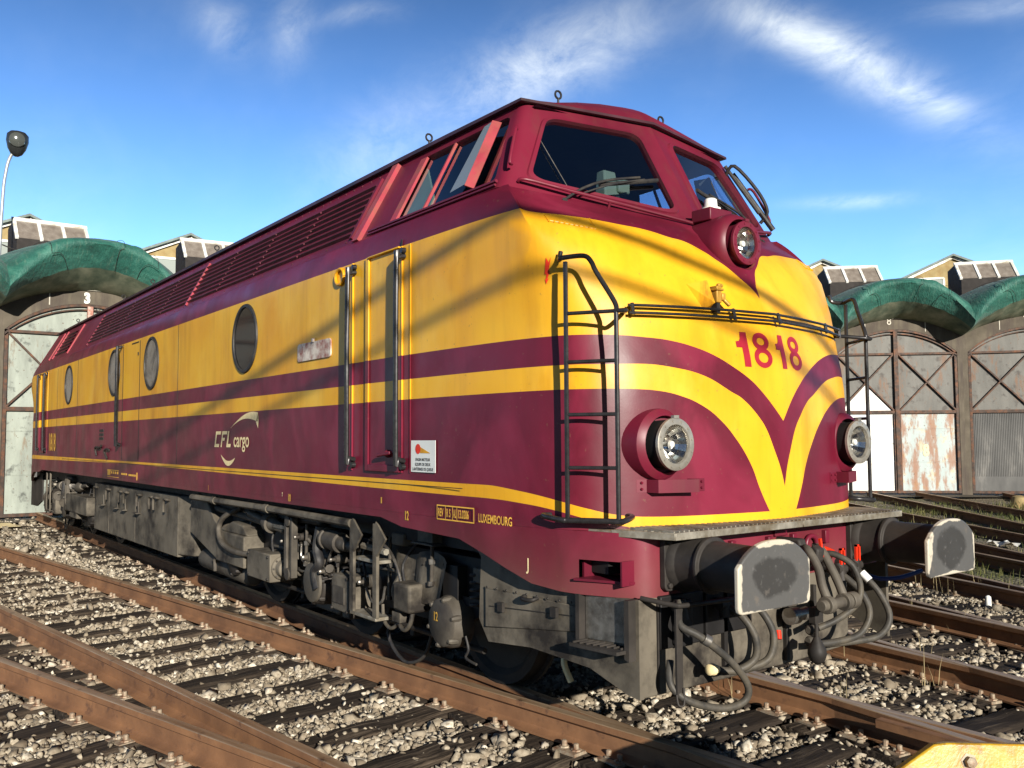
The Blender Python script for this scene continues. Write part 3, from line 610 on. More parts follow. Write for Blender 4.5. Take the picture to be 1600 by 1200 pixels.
b.add([on_nose(-1.348, 2.605+v*.95, .006) + Vector((.80,.60,0))*(u*1.15) for u, v in pts], [tuple(range(len(pts)))]); b.build('lightning_mark', M['signred'], loco)

# ------------------------------------------------------------------ body side fittings (the side that faces us)
YS_ = -HW
def sd(x, z, o=.004): return (x, YS_-o, z)
for cx, cz, rx, m in ((-5.69,2.71,.325,'port'), (-8.98,2.707,.325,'portgrey'), (-10.92,2.707,.325,'portgrey'), (-14.17,2.70,.325,'portgrey')):
    rz_ = .335; b = MB(); e = lambda k, o: [sd(cx+(rx*k)*cos(w), cz+(rz_*k)*sin(w), o) for w in [2*pi*i/40 for i in range(40)]]
    b.ring(e(1.02,.0), e(1.0,.016)); b.ring(e(1.0,.016), e(.92,.016)); b.ring(e(.92,.016), e(.91,.003)); w = b.build('porthole', M['black'], loco)
    g = MB(); g.add(e(.915,.003), [tuple(range(40))]); g.build('pane', M[m], w)
# door with its grab rails in recessed pockets
def strip(b, x0, x1, z0, z1, o0, o1): return b.box((x0, YS_-o1, z0), (x1, YS_-o0, z1))
def door(x0, x1, z0, z1, rails, pockets, handle=True):
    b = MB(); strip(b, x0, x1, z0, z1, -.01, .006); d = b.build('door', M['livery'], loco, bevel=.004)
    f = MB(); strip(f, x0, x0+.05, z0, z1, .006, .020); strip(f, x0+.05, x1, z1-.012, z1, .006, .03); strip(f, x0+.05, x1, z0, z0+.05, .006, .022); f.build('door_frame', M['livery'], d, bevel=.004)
    k = MB(); strip(k, x1-.004, x1+.008, z0, z1+.05, 0, .008); strip(k, x0-.01, x0, z0, z1, 0, .008); k.build('door_gap', M['deep'], d)
    if handle:
        h = MB(); h.lathe(sd(x1-.17, z0+.13, .0), (0,-1,0), [(0,.03),(.02,.028),(.04,.015)], 12); h.box((x1-.26, YS_-.06, z0+.115), (x1-.07, YS_-.035, z0+.14), ry=-.1); h.build('door_handle', M['maroon'], d, bevel=.006)
    for (a, c) in pockets:
        p = MB(); strip(p, a, a+.012, z0+.0, z1, 0, .012); strip(p, c-.012, c, z0, z1, 0, .006); p.build('rail_pocket', M['livery'], d)
    for rx in rails:
        r = MB(); r.tube([(rx, YS_, 3.0), (rx, YS_-.05, 2.985), (rx, YS_-.068, 2.93), (rx, YS_-.068, 1.64), (rx, YS_-.05, 1.585), (rx, YS_, 1.57)], .019); 
        for z in (3.04, 1.53): r.lathe((rx, YS_, z), (0,-1,0), [(0,.022),(.03,.02)], 10)
        r.build('door_handrail', M['blackpipe'], d)
    return d
door(-3.165, -2.655, 1.49, 3.075, (-3.36, -2.617), ((-3.40,-3.19), (-2.65,-2.53)))
door(2*XM+2.655, 2*XM+3.165, 1.49, 3.05, (2*XM+2.617+.02, 2*XM+3.36), ((2*XM+2.53,2*XM+2.64), (2*XM+3.19,2*XM+3.40)), False)
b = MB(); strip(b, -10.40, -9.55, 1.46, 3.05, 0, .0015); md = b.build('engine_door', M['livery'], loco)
k = MB(); strip(k, -10.42, -10.405, 1.46, 3.07, 0, .004); strip(k, -9.545, -9.53, 1.46, 3.05, 0, .004); strip(k, -9.95, -9.6, 3.03, 3.045, 0, .006); strip(k, -9.62, -9.6, 2.86, 2.9, 0, .012); k.build('door_gap', M['deep'], md)
r = MB(); r.tube([(-10.49, YS_, 3.05), (-10.49, YS_-.06, 3.02), (-10.49, YS_-.068, 2.95), (-10.49, YS_-.068, 1.74), (-10.49, YS_-.05, 1.69), (-10.49, YS_, 1.66)], .022); r.build('door_handrail', M['blackpipe'], md)
k = MB(); strip(k, -7.86, -7.85, 1.45, 3.08, 0, .0025); strip(k, -13.45, -13.435, 1.45, 3.08, 0, .003); strip(k, -15.2, -15.19, 1.45, 3.05, 0, .0025); k.split('panel_seam', M['grime2'], loco)
k = MB(); strip(k, -14.6, -1.9, 1.408, 1.413, 0, .003); k.build('stripe_seam', M['grime2'], loco)
b = MB(); c = Vector(sd(-3.61, 3.003, .012)); b.tube([c + Vector((cos(w)*.073, 0, sin(w)*.062)) for w in [2*pi*i/20 for i in range(21)]], .013, 8, 1); b.build('lifting_ring', M['yellow'], loco)
b = MB(); b.prism(rrect(-4.41, 2.385, -3.765, 2.535, .03), lambda x, z: sd(x, z, .002), lambda x, z: sd(x, z, .012)); b.lathe(sd(-4.09, 2.545, .01), (0,-1,0), [(0,.02),(.015,.016)], 10); b.build('faded_nameplate', M['plate'], loco)
b = MB(); b.box((-2.52, YS_-.004, 1.5), (-2.21, YS_-.001, 1.712)); st = b.build('notice_sticker', M['sticker'], loco)
b = MB(); b.add([sd(-2.46+.034+.034*cos(w), 1.655+.034*sin(w), .006) for w in [2*pi*i/20 for i in range(20)]], [tuple(range(20))]); b.build('lamp_symbol', M['signred'], st)
b = MB(); b.add([sd(-2.395,1.668,.0055), sd(-2.268,1.627,.0055), sd(-2.40,1.627,.0055)], [(0,1,2)]); b.build('beam_symbol', M['yellow'], st)
ts = lambda x0, z0: (lambda u, v: sd(x0+u, z0+v, .006))
for i, s_ in enumerate(('ENGIN MOTEUR', 'EQUIPE DE DEUX', 'LANTERNES DE QUEUE')): text('sticker_text', s_, .028, M['stext'], st, ts(-2.365, 1.575-.032*i), .9, .0005, 'CENTER')
for s_, x, z, h, m in (('12',-2.605,1.171,.062,'yellowmark'), ('II',-2.94,1.266,.042,'yellowmark'), ('T',-4.73,1.228,.032,'cream'), ('10',-4.60,1.192,.064,'yellowmark'), ('I',-6.70,1.195,.055,'yellowmark')):
    text('frame_marking', s_, h*1.36, M[m], loco, ts(x, z), .7, .0025)
text('frame_marking', 'LUXEMBOURG', .074, M['yellowmark'], loco, lambda u, v: (lambda x: (x, -float(np.interp(x, [p[0] for p in SK], [p[1] for p in SK]))-.004, 1.215+v-.02*u))(-1.745+u), .62, .001)
rv = lambda u, v: (lambda x: (x, -float(np.interp(x, [p[0] for p in SK], [p[1] for p in SK]))-.005, 1.213+v))(-2.194+u)
rb = MB()
for a, c in (((0,-.012),(.41,-.004)), ((0,.076),(.41,.084)), ((0,-.012),(.008,.084)), ((.402,-.012),(.41,.084)), ((.098,-.005),(.104,.078)), ((.178,-.005),(.184,.078)), ((.226,-.005),(.232,.078))): rb.add([rv(a[0],a[1]), rv(c[0],a[1]), rv(c[0],c[1]), rv(a[0],c[1])], [(0,1,2,3)])
rb.build('revision_panel', M['yellowmark'], loco)
for s_, u, k_ in (('REV',.014,.50), ('R S',.110,.50), ('AL',.189,.38), ('13.0206',.238,.50)): text('revision_text', s_, .072, M['yellowmark'], loco, (lambda q: (lambda a, c: rv(q+a, .012+c)))(u), k_, .0016)
text('frame_marking', 'J', .095, M['cream'], loco, lambda u, v: (lambda x: (x, -float(np.interp(x, [p[0] for p in SK], [p[1] for p in SK]))-.004, .97+v))(-1.33+u), .8, .001)
text('body_number', '1818', .44, M['yellowmark'], loco, ts(-15.92, 1.555), .78, .012)
# operator emblem: block letters with two swooshes
b = MB(); P = lambda L: b.add([sd(-6.53+x+.30*z, 1.650+z*1.05, .004) for x, z in L], [tuple(range(len(L)))])
H = .155
for L in ([(0,0),(.04,0),(.04,H),(0,H)], [(.04,H),(.04,H-.032),(.16,H-.032),(.16,H)], [(.04,0),(.14,0),(.14,.032),(.04,.032)], [(.19,0),(.225,0),(.225,H),(.19,H)], [(.225,H),(.225,H-.032),(.34,H-.032),(.34,H)], [(.225,.092),(.225,.062),(.29,.062),(.29,.092)], [(.36,0),(.40,0),(.40,H),(.36,H)], [(.40,0),(.48,0),(.48,.032),(.40,.032)]): P(L)
em = b.build('operator_emblem', M['cream'], loco)
text('emblem_text', 'cargo', .205, M['cream'], em, ts(-5.96, 1.655), .93, .003)
b = MB(); L = []
for k in range(15): t = k/14; L.append((-6.07+.75*t, 1.835+.155*sin(t*pi*.62)/sin(pi*.5) ))
up = [(x, z) for x, z in L]; dn = [(x-.015*t_, z-.085*sin(min(1,(t_+.02)*1.0)*pi*.5)**1.3*(.4+.6*t_)) for (x, z), t_ in zip(L, [k/14 for k in range(15)])]
b.grid([[sd(x, z) for x, z in up], [sd(x, z) for x, z in dn]]); b.add([sd(-5.32,1.973), sd(-5.305,1.90), sd(-5.315,1.83), sd(-5.37,1.89)], [(0,1,2,3)])
L = [(-6.33+.42*k/14, 1.575-.085*sin(min(1, k/14*1.25)*pi*.5)+.10*max(0, k/14-.35)**1.3) for k in range(15)]; dn = [(x, z-.05*sin(k/14*pi)**.7) for k, (x, z) in enumerate(L)]
b.grid([[sd(x, z) for x, z in L], [sd(x, z) for x, z in dn]]); b.build('emblem_swoosh', M['cream'], em)
b = MB(); strip(b, -11.2, -11.05, 1.225, 1.305, 0, .003); strip(b, -11.03, -10.55, 1.295, 1.306, 0, .003); strip(b, -11.2, -10.55, 1.2, 1.207, 0, .003); strip(b, -9.6, -9.56, 1.2, 1.30, 0, .003); strip(b, -10.4, -10.1, 1.25, 1.275, 0, .003); strip(b, -10.0, -9.65, 1.245, 1.27, 0, .003)
for k in range(4): strip(b, -11.0+.12*k, -10.94+.12*k, 1.25, 1.285, 0, .003)
b.build('data_panel', M['yellowmark'], loco)
b = MB()
for z in (1.86,1.80,1.74): strip(b, -11.75, -11.5, z, z+.035, 0, .01)
b.tube([sd(-11.9,1.5,.01), sd(-11.9,1.62,.03), sd(-11.6,1.62,.03), sd(-11.55,1.66,.02)], .015); b.tube([sd(-11.2,1.46,.01), sd(-11.3,1.56,.03), sd(-11.2,1.6,.03), sd(-11.05,1.59,.02)], .015); b.build('side_vent', M['grime2'], loco)
# ------------------------------------------------------------------ deck plate, buffer beam gear, coupling and hoses
b = MB(); out = [(-.80,-1.222),(-.45,-1.102),(-.45,1.102),(-.80,1.222)]
b.prism(out + [(-1.25,1.30),(-1.25,-1.30)], lambda x, y: (x, y, 1.203), lambda x, y: (x, y, 1.222)); dk = b.build('deck_plate', M['grate'], loco)
b = MB()
for k in range(58):
    y = -1.10+.0379*k; b.box((-.78,y,1.222),(-.463,y+.010,1.236)) 
for x in (-.66,-.61,-.56,-.51): b.box((x,-1.12,1.222),(x+.006,1.12,1.229))
b.build('deck_grating', M['grate'], dk)
b = MB(); b.box((-.462,-1.102,1.190),(-.447,-.004,1.228)); b.box((-.462,.004,1.190),(-.447,1.102,1.228)); b.prism([(-.80,-1.224),(-.45,-1.104),(-.462,-1.09),(-.806,-1.212)], lambda x,y:(x,y,1.190), lambda x,y:(x,y,1.228)); b.prism([(-.80,1.224),(-.45,1.104),(-.462,1.09),(-.806,1.212)], lambda x,y:(x,y,1.190), lambda x,y:(x,y,1.228)); b.split('deck_edge', M['grate'], dk, bevel=.003)
def end_x(x, e): return x if e > 0 else 2*XM - x
for e in (1, -1):
    for sy in (-1, 1):
        y = sy*.875; X = lambda x: end_x(x, e)
        b = MB(); b.prism(rrect(y-.165, .905, y+.165, 1.195, .03), lambda p, q: (X(-.622), p, q), lambda p, q: (X(-.585), p, q))
        b.lathe((X(-.59), y, 1.05), (e,0,0), [(0,.165),(.03,.16),(.05,.142),(.17,.138),(.18,.150),(.20,.150),(.205,.128),(.54,.122),(.55,.14),(.565,.14)], 32)
        for a in (-1, 1):
            for c in (-1, 1): b.lathe((X(-.585), y+a*.135, 1.05+c*.115), (e,0,0), [(0,.018),(.018,.016)], 6)
        bf = b.build('buffer', M['grime2'], loco, bevel=.004)
        hw = .286; pl = [(y-hw,.882),(y+hw,.882),(y+hw,1.10)] + [(y+hw*q, 1.10+.118*(1-abs(q)**2.6)) for q in [1-2*k/14 for k in range(1,14)]] + [(y-hw,1.10)]
        pl = [(y-hw+.03,.882),(y+hw-.03,.882),(y+hw-.008,.89),(y+hw,.915)] + pl[2:] + [(y-hw,.915),(y-hw+.008,.89)]
        b = MB(); b.prism(pl, lambda p, q: (X(-.035), p, q), lambda p, q: (X(0)-e*.25*((p-y)**2+(q-1.05)**2)*.35, p, q)); b.build('buffer_head', M['buffer'], bf, bevel=.007)
# draw hook and screw coupling
b = MB(); b.box((-.66,-.20,.90),(-.622,.20,1.10)); b.prism([(-.63,.98),(-.42,.96),(-.34,1.0),(-.33,1.07),(-.37,1.10),(-.40,1.05),(-.44,1.05),(-.46,1.12),(-.63,1.12)], lambda x, z: (x, -.035, z), lambda x, z: (x, .035, z)); b.build('draw_hook', M['grime2'], loco, bevel=.012)
b = MB()
for y0, y1 in ((-.055,-.075),(.065,.085)): b.tube([(-.42,y0*.6,1.07),(-.38,y0,1.06),(-.32,y0,.97),(-.285,y1,.88),(-.25,y1,.80)], .026, 10)
for y in (-.085,.085): b.lathe((-.245,y-.024,.775),(0,1,0),[(0,.05),(.048,.05)],18)
b.lathe((-.245,-.15,.775),(0,1,0),[(0,.032),(.30,.032)],14); b.lathe((-.245,.125,.775),(0,1,0),[(0,.048),(.06,.048)],18); b.build('coupling_link', M['grime'], loco, bevel=.004)
b = MB(); b.box((-.385,-.06,.65),(-.345,.02,.74)); b.cyl((-.365,-.02,.66),(-.365,-.02,.56),.012); b.lathe((-.365,-.02,.57),(0,0,-1),[(0,.014),(.03,.03),(.07,.052),(.10,.054),(.135,.042),(.155,.015)],20); b.build('coupling_weight', M['grime2'], loco)
b = MB(); b.lathe((-.52,-.06,.665),(0,1,0),[(0,.05),(.07,.05),(.075,.035),(.17,.04)],16); b.build('coupling_screw', M['steel'], loco)
b = MB()
for yy in (-.46,-.12,.12,.46): b.box((-.622,yy-.02,1.05),(-.59,yy+.02,1.13))
for yy, zz in ((.30,1.05),): b.tube([(-.60, yy+.055*cos(w), zz+.055*sin(w)) for w in [2*pi*k/20 for k in range(21)]], .016, 8, 1)
for yy, zz in ((0,1.165),): b.box((-.622,-.06,1.125),(-.602,.06,1.165))
b.split('beam_bracket', M['maroon'], loco, bevel=.004)
def hose(name, pts, r, m, ends=()):
    b = MB(); b.tube(pts, r, 12, 6); h = b.build(name, M[m], loco); return h
def cock(y, z, x=-.50, red=True, tilt=0):
    b = MB(); b.cyl((x-.12,y,z),(x+.02,y,z),.03); b.cyl((x,y,z+.035),(x+.02,y,z-.07),.034); b.lathe((x+.01,y,z),(0,1,0),[(-.045,.03),(.045,.03)],12); c = b.build('brake_cock', M['grime2'], loco)
    if red:
        b = MB(); b.box((x+.02,y-.022,z+.03),(x+.035,y-.010,z+.13)); b.box((x+.02,y+.010,z+.03),(x+.035,y+.022,z+.13)); b.box((x+.02,y-.022,z+.118),(x+.035,y+.022,z+.13)); b.build('cock_handle', M['signred'], c)
    return c
cock(.43,.90); cock(.60,.91); cock(.27,1.0, red=False); cock(-.62,.80,-.55,False); cock(-.40,.80,-.55,False); cock(-.97,.83,-.55,False)
hose('brake_hose', [(-.49,.25,1.01),(-.42,.27,1.01),(-.33,.31,.95),(-.30,.34,.82),(-.31,.30,.72),(-.36,.17,.64),(-.41,.06,.60)], .019, 'rubber')
hose('brake_hose', [(-.49,.43,.87),(-.44,.44,.84),(-.36,.46,.76),(-.33,.48,.64),(-.35,.40,.53),(-.41,.25,.495),(-.46,.12,.49)], .020, 'rubber')
hose('brake_hose', [(-.49,.60,.88),(-.44,.61,.85),(-.35,.64,.74),(-.31,.67,.60),(-.33,.58,.50),(-.40,.42,.475),(-.48,.24,.47)], .020, 'rubber')
b = MB(); b.cyl((-.455,.61,.865),(-.41,.622,.82),.025); b.build('hose_clip', M['white'], loco)
b = MB(); b.lathe((-.47,.11,.50),(0,-1,.2),[(0,.022),(.05,.034),(.07,.022)],14); b.lathe((-.42,.04,.60),(0,-1,-.1),[(0,.02),(.05,.03),(.06,.018)],14); b.split('hose_coupling', M['grime'], loco)
b = MB(); b.box((-.36,.02,1.02),(-.345,.035,1.13), rx=.15); b.cyl((-.50,.27,1.02),(-.45,.29,1.0),.036); b.split('red_collar', M['signred'], loco); 
b = MB(); b.cyl((-.57,-.10,.58),(-.555,-.115,.535),.017); b.build('red_valve', M['signred'], loco)
hose('brake_hose', [(-.54,-.60,.78),(-.46,-.58,.75),(-.40,-.54,.64),(-.40,-.54,.52),(-.45,-.64,.46),(-.50,-.76,.475)], .021, 'rubber')
hose('brake_hose', [(-.54,-.40,.78),(-.46,-.39,.74),(-.41,-.36,.62),(-.42,-.40,.49),(-.48,-.54,.445),(-.52,-.62,.445)], .021, 'rubber')
b = MB(); b.lathe((-.49,-.75,.478),(.1,-1,.1),[(0,.022),(.03,.024),(.035,.032),(.07,.029),(.08,.012)],12); b.build('hose_coupling', M['cream'], loco)
hose('heating_hose', [(-.52,-1.0,.86),(-.46,-1.07,.76),(-.38,-1.0,.70),(-.33,-.83,.56),(-.32,-.71,.42),(-.34,-.72,.335),(-.38,-.85,.315),(-.44,-1.03,.37),(-.50,-1.10,.45),(-.54,-1.06,.56)], .0195, 'rubber')
b = MB(); b.cyl((-.375,-.99,.695),(-.36,-.96,.675),.03); b.build('hose_ferrule', M['steel'], loco)
b = MB(); b.box((-.47,-1.10,.40),(-.455,-1.055,.86)); b.tube([(-.62,-1.19,.885),(-.46,-1.12,.865),(-.43,-1.05,.86),(-.44,-.62,.845)], .013); b.tube([(-.462,-1.1,.41),(-.45,-1.1,.36),(-.44,-1.07,.36),(-.45,-1.06,.44)],.006); b.build('hose_stirrup', M['grime2'], loco, bevel=.003)
b = MB(); b.box((-.68,-1.06,.60),(-.60,-.72,.88)); b.box((-.66,-.70,.62),(-.60,-.30,.86)); b.box((-.60,-.98,.62),(-.52,-.90,.86)); b.split('beam_bracket', M['deep'], loco, bevel=.008)
hose('blue_pipe', [(-.62,.78,.86),(-.50,.86,.80),(-.42,1.0,.80),(-.38,1.2,.83)], .014, 'blue')

# ------------------------------------------------------------------ snow plough with tool box and step
Yp = lambda x: float(np.interp(x, [-2.0,-1.2,-.64], [1.345,1.29,1.205]))
for sy in (-1, 1):
    pl = [(-1.955,1.085),(-1.86,.985),(-1.88,.60),(-1.79,.475),(-1.40,.505),(-.95,.47),(-.70,.375),(-.62,.362),(-.62,.875),(-1.02,.862),(-1.27,.875),(-1.86,1.075)]
    b = MB(); b.prism(pl, lambda x, z: (x, sy*(Yp(x)), z), lambda x, z: (x, sy*(Yp(x)-.03), z)); b.build('plough_side', M['dust'], loco)
    if sy < 0:
        o = lambda x, z, k: (x, -(Yp(x)+k), z)
        b = MB(); q = [(-1.80,.80),(-1.03,.795),(-1.03,.655),(-1.80,.565)]; b.prism(q, lambda x, z: o(x, z, .001), lambda x, z: o(x, z, .016)); tb = b.build('tool_box_lid', M['dust'], loco, bevel=.004)
        b = MB(); b.prism([(-1.76,.70),(-1.06,.74),(-1.06,.735),(-1.76,.694)], lambda x, z: o(x, z, .016), lambda x, z: o(x, z, .019))
        for x, z in ((-1.64,.70),(-1.18,.735)): b.box((x-.025,-(Yp(x)+.035),z-.02),(x+.025,-(Yp(x)+.012),z+.035))
        b.split('lid_latch', M['grime2'], tb)
        b = MB(); b.tube([o(-1.43,.80,.01), o(-1.42,.79,.05), o(-1.34,.79,.05), o(-1.33,.80,.01)], .012); 
        for k in range(9): x = -1.78+.09*k; b.lathe(o(x, .81-.0*k, .016), (0,-1,0), [(0,.008),(.006,.006)], 6)
        b.split('lid_handle', M['grime2'], tb)
        b = MB(); b.prism([(-1.0,.87),(-.975,.87),(-.975,.60),(-1.0,.59)], lambda x, z: o(x, z, 0), lambda x, z: o(x, z, .05)); b.prism([(-.67,.875),(-.64,.875),(-.64,.56),(-.67,.57)], lambda x, z: o(x, z, -.02), lambda x, z: o(x, z, .055)); b.split('step_bracket', M['grime2'], loco)
        b = MB(); b.prism([(-.97,.86),(-.68,.87),(-.68,.64),(-.97,.63)], lambda x, z: o(x, z, .001), lambda x, z: o(x, z, .006)); b.build('step_panel', M['steel'], loco)
        b = MB(); b.prism([(-.985,-1.25),(-.66,-1.205),(-.66,-1.33),(-.985,-1.37)], lambda x, y: (x, y, .60), lambda x, y: (x, y, .618))
        for k in range(8): x = -.97+.04*k; b.box((x,-1.36+.012*k,.618),(x+.008,-1.255+.006*k,.628))
        b.build('step_plate', M['grime2'], loco)
b = MB(); fr = [(-1.205,.362),(.12,.352),(.72,.372),(.72,.87),(-1.205,.875)]
b.prism(fr, lambda y, z: (-.625, y, z), lambda y, z: (-.655, y, z)); b.build('plough_front', M['dust'], loco, bevel=.01)
b = MB(); b.box((-.625,-1.07,.37),(-.615,-1.06,.86)); b.box((-.625,.02,.38),(-.60,.05,.86)); b.box((-.625,.30,.38),(-.595,.33,.80)); b.box((-.625,-.55,.40),(-.60,-.52,.86)); b.split('plough_rib', M['grime2'], loco)

# ------------------------------------------------------------------ bogies
def bogie(x0, e):
    """e=+1: leading end towards +x"""
    X = lambda x: x if e > 0 else 2*XM - x
    bg = MB(); 
    for sy in (-1, 1): bg.prism([(-6.9,.72),(-6.5,.42),(-2.5,.42),(-1.95,.62),(-1.95,.92),(-6.9,.92)], lambda x, z: (X(x), sy*1.02, z), lambda x, z: (X(x), sy*1.12, z))
    bg.box((X(-6.8) if e > 0 else X(-2.0), -1.0, .5), (X(-2.0) if e > 0 else X(-6.8), 1.0, .85)); B = bg.build('bogie', M['deep'], loco)
    for k, x in enumerate((-2.42,-4.42,-6.42)):
        for sy in (-1, 1):
            b = MB(); b.lathe((X(x), sy*.70, .505), (0,sy,0), [(-.03,.535),(.0,.535),(.002,.508),(.10,.503),(.105,.44),(.07,.40),(.075,.15),(.16,.13)], 40); b.build('wheel', M['grime2'], B)
        b = MB(); b.cyl((X(x),-.7,.505),(X(x),.7,.505),.085); b.build('axle', M['deep'], B)
        sy = -1
        b = MB(); y = -1.12; b.lathe((X(x), y, .48), (0,-1,0), [(0,.18),(.10,.176),(.12,.165),(.15,.16),(.165,.14),(.17,.01)], 26)
        for j in range(6): w = 2*pi*j/6+.3; b.lathe((X(x)+cos(w)*.155, y-.10, .48+sin(w)*.155), (0,-1,0), [(0,.026),(.05,.022),(.07,.012)], 8)
        ab = b.build('axle_box', M['grime'] if k < 1 else M['grime2'], B)
        if k == 0 and e > 0: text('axle_number', '12', .085, M['yellowmark'], B, lambda u, v: (-2.49+u, y-.173, .49+v), .7, .001)
        b = MB(); b.box((X(x)-.34, -1.16, .60), (X(x)+.34, -1.10, .66)); b.box((X(x)-.09, -1.20, .62), (X(x)+.09, -1.06, .86)); b.build('axle_guide', M['deep'], B)
    G = 'grime' 
    def part(n, m, f, bev=0.0):
        b = MB(); f(b); return (b.split if n in ('valve_group', 'loose_cable', 'cable_conduit') else b.build)(n, M[m], B, bevel=bev)
    bx = lambda b, x0, x1, y0, y1, z0, z1: b.box((min(X(x0), X(x1)), y0, z0), (max(X(x0), X(x1)), y1, z1))
    # brake cylinder, levers and dampers
    part('brake_cylinder', 'dust', lambda b: (bx(b,-5.80,-5.22,-1.36,-1.12,.40,.66), b.lathe((X(-5.22),-1.24,.53),(e,0,0),[(0,.11),(.03,.11),(.035,.085),(.12,.08),(.125,.05),(.16,.05),(.165,.028),(.42,.028)],24)), .012)
    part('brake_lever', G, lambda b: (bx(b,-4.90,-4.85,-1.36,-1.30,.50,1.03), bx(b,-4.78,-4.73,-1.36,-1.30,.50,1.03), bx(b,-4.86,-4.77,-1.33,-1.29,.72,1.0), b.lathe((X(-4.815),-1.37,.53),(0,1,0),[(0,.055),(.08,.055)],14), b.lathe((X(-4.815),-1.37,1.0),(0,1,0),[(0,.05),(.08,.05)],14)), .006)
    part('damper', G, lambda b: (b.lathe((X(-4.30),-1.27,.90),(e,0,-.06),[(0,.04),(.05,.07),(.10,.074),(.105,.092),(.13,.092),(.135,.078),(.25,.085),(.36,.082),(.365,.06),(.50,.055),(.51,.04),(.60,.036)],20), b.cyl((X(-4.32),-1.27,.98),(X(-4.32),-1.27,.80),.05)), 0)
    part('damper', G, lambda b: (b.lathe((X(-6.05),-1.24,.98),(e,0,-.10),[(0,.035),(.4,.035),(.41,.055),(.52,.09),(.60,.092),(.605,.07),(.70,.05),(.95,.045)],18),), 0)
    part('link_rod', 'steel', lambda b: (bx(b,-5.32,-4.86,-1.30,-1.25,.90,.935), bx(b,-4.95,-4.90,-1.32,-1.22,.87,.96)), .004)
    part('black_reservoir', 'black', lambda b: bx(b,-4.92,-4.32,-1.28,-1.08,.98,1.09), .03)
    part('black_pipe_bend', 'black', lambda b: b.tube([(X(-4.32),-1.28,.98),(X(-4.33),-1.3,.80),(X(-4.28),-1.3,.68),(X(-4.36),-1.3,.60),(X(-4.30),-1.3,.46)], .042), 0)
    def valves(b):
        rr = random.Random(5)
        for k in range(16):
            x = -5.1+1.3*rr.random(); z = .55+.3*rr.random(); b.cyl((X(x),-1.2,z),(X(x)+.1*rr.uniform(-1,1),-1.28,z+.1*rr.uniform(-1,1)),.018+.02*rr.random(),n=8)
        for k in range(7):
            x = -5.0+1.2*rr.random(); z = .55+.3*rr.random(); bx(b, x, x+.07, -1.27,-1.18, z, z+.06)
    part('valve_group', G, valves)
    part('round_cover', 'grime', lambda b: (b.lathe((X(-4.42),-1.29,.50),(0,-1,0),[(0,.17),(.02,.165),(.03,.14)],20),), 0)
    part('relay_box', 'dust', lambda b: bx(b,-3.93,-3.62,-1.36,-1.16,.36,.645), .014)
    part('relay_box_panel', 'grime', lambda b: bx(b,-3.89,-3.69,-1.368,-1.355,.42,.56), .02)
    part('sensor_box', 'dust', lambda b: bx(b,-2.93,-2.70,-1.36,-1.18,.50,.70), .02)
    part('cable_conduit', 'dust', lambda b: (b.tube([(X(-2.78),-1.28,.51),(X(-2.78),-1.3,.42),(X(-2.86),-1.3,.36),(X(-2.94),-1.3,.40),(X(-2.94),-1.28,.47)],.016), b.tube([(X(-2.95),-1.28,.40),(X(-3.06),-1.3,.34),(X(-3.2),-1.28,.38),(X(-3.25),-1.26,.48)],.014), bx(b,-2.99,-2.88,-1.33,-1.27,.41,.48), b.tube([(X(-3.0),-1.26,.72),(X(-3.02),-1.3,.62),(X(-2.99),-1.28,.5)],.02)), 0)
    for x in (-2.72,-2.12,-4.75,-4.12,-6.1):
        b = MB(); b.tube([(X(x)+.055*cos(w), -1.17+.055*sin(w), .60+.24*w/(2*pi*5)) for w in [2*pi*k/10 for k in range(51)]], .012, 6, 1); b.build('coil_spring', M['grime2'], B)
    part('brake_rod', 'grime', lambda b: (b.tube([(X(-5.6),-1.19,.70),(X(-2.6),-1.19,.74)], .014, sm=1),))
    part('brake_rod', 'grime2', lambda b: (b.tube([(X(-6.6),-1.14,.34),(X(-2.1),-1.14,.33)], .02, sm=1),))
    for x in (-3.3,-5.35): part('brake_hanger', 'grime2', lambda b: (bx(b, x-.03, x+.03, -.98,-.9,.2,.8), bx(b, x-.09, x-.03, -.86,-.68,.30,.62)), .006)
    for k in range(6):
        x = -2.9-.62*k; z = .98+.03*(k % 2); part('frame_cable', 'black', lambda b: b.tube([(X(x),-1.16,z),(X(x-.12),-1.22,z-.18),(X(x-.05),-1.24,z-.34),(X(x-.2),-1.16,z-.42)], .011))
    for x, z in ((-3.91,.63),(-3.64,.63),(-3.91,.375),(-3.64,.375),(-5.76,.43),(-5.76,.63),(-5.27,.63),(-5.27,.43)): part('box_bolt', 'grime2', lambda b: b.lathe((X(x),-1.36,z),(0,-1,0),[(0,.014),(.012,.012)],6))
    for j in range(8): w = 2*pi*j/8; part('flange_bolt', 'steel', lambda b: b.lathe((X(-5.19),-1.24+.095*cos(w),.53+.095*sin(w)),(e,0,0),[(-.03,.012),(.012,.010)],6))
    for x, z0, z1, y in ((-4.6,.62,.98,-1.28),(-4.05,.5,.84,-1.24),(-5.05,.6,.98,-1.22),(-3.75,.66,.98,-1.2),(-3.3,.5,1.0,-1.18),(-2.6,.7,1.0,-1.24)):
        part('hanger_rod', 'grime', lambda b: b.tube([(X(x),y,z0),(X(x+.015),y,z1)], .014, sm=1)); part('rod_nut', 'steel', lambda b: b.lathe((X(x),y,z0),(0,0,1),[(0,.026),(.03,.026)],6)); part('rod_nut', 'steel', lambda b: b.lathe((X(x+.008),y,(z0+z1)/2),(0,0,1),[(0,.024),(.035,.024)],6))
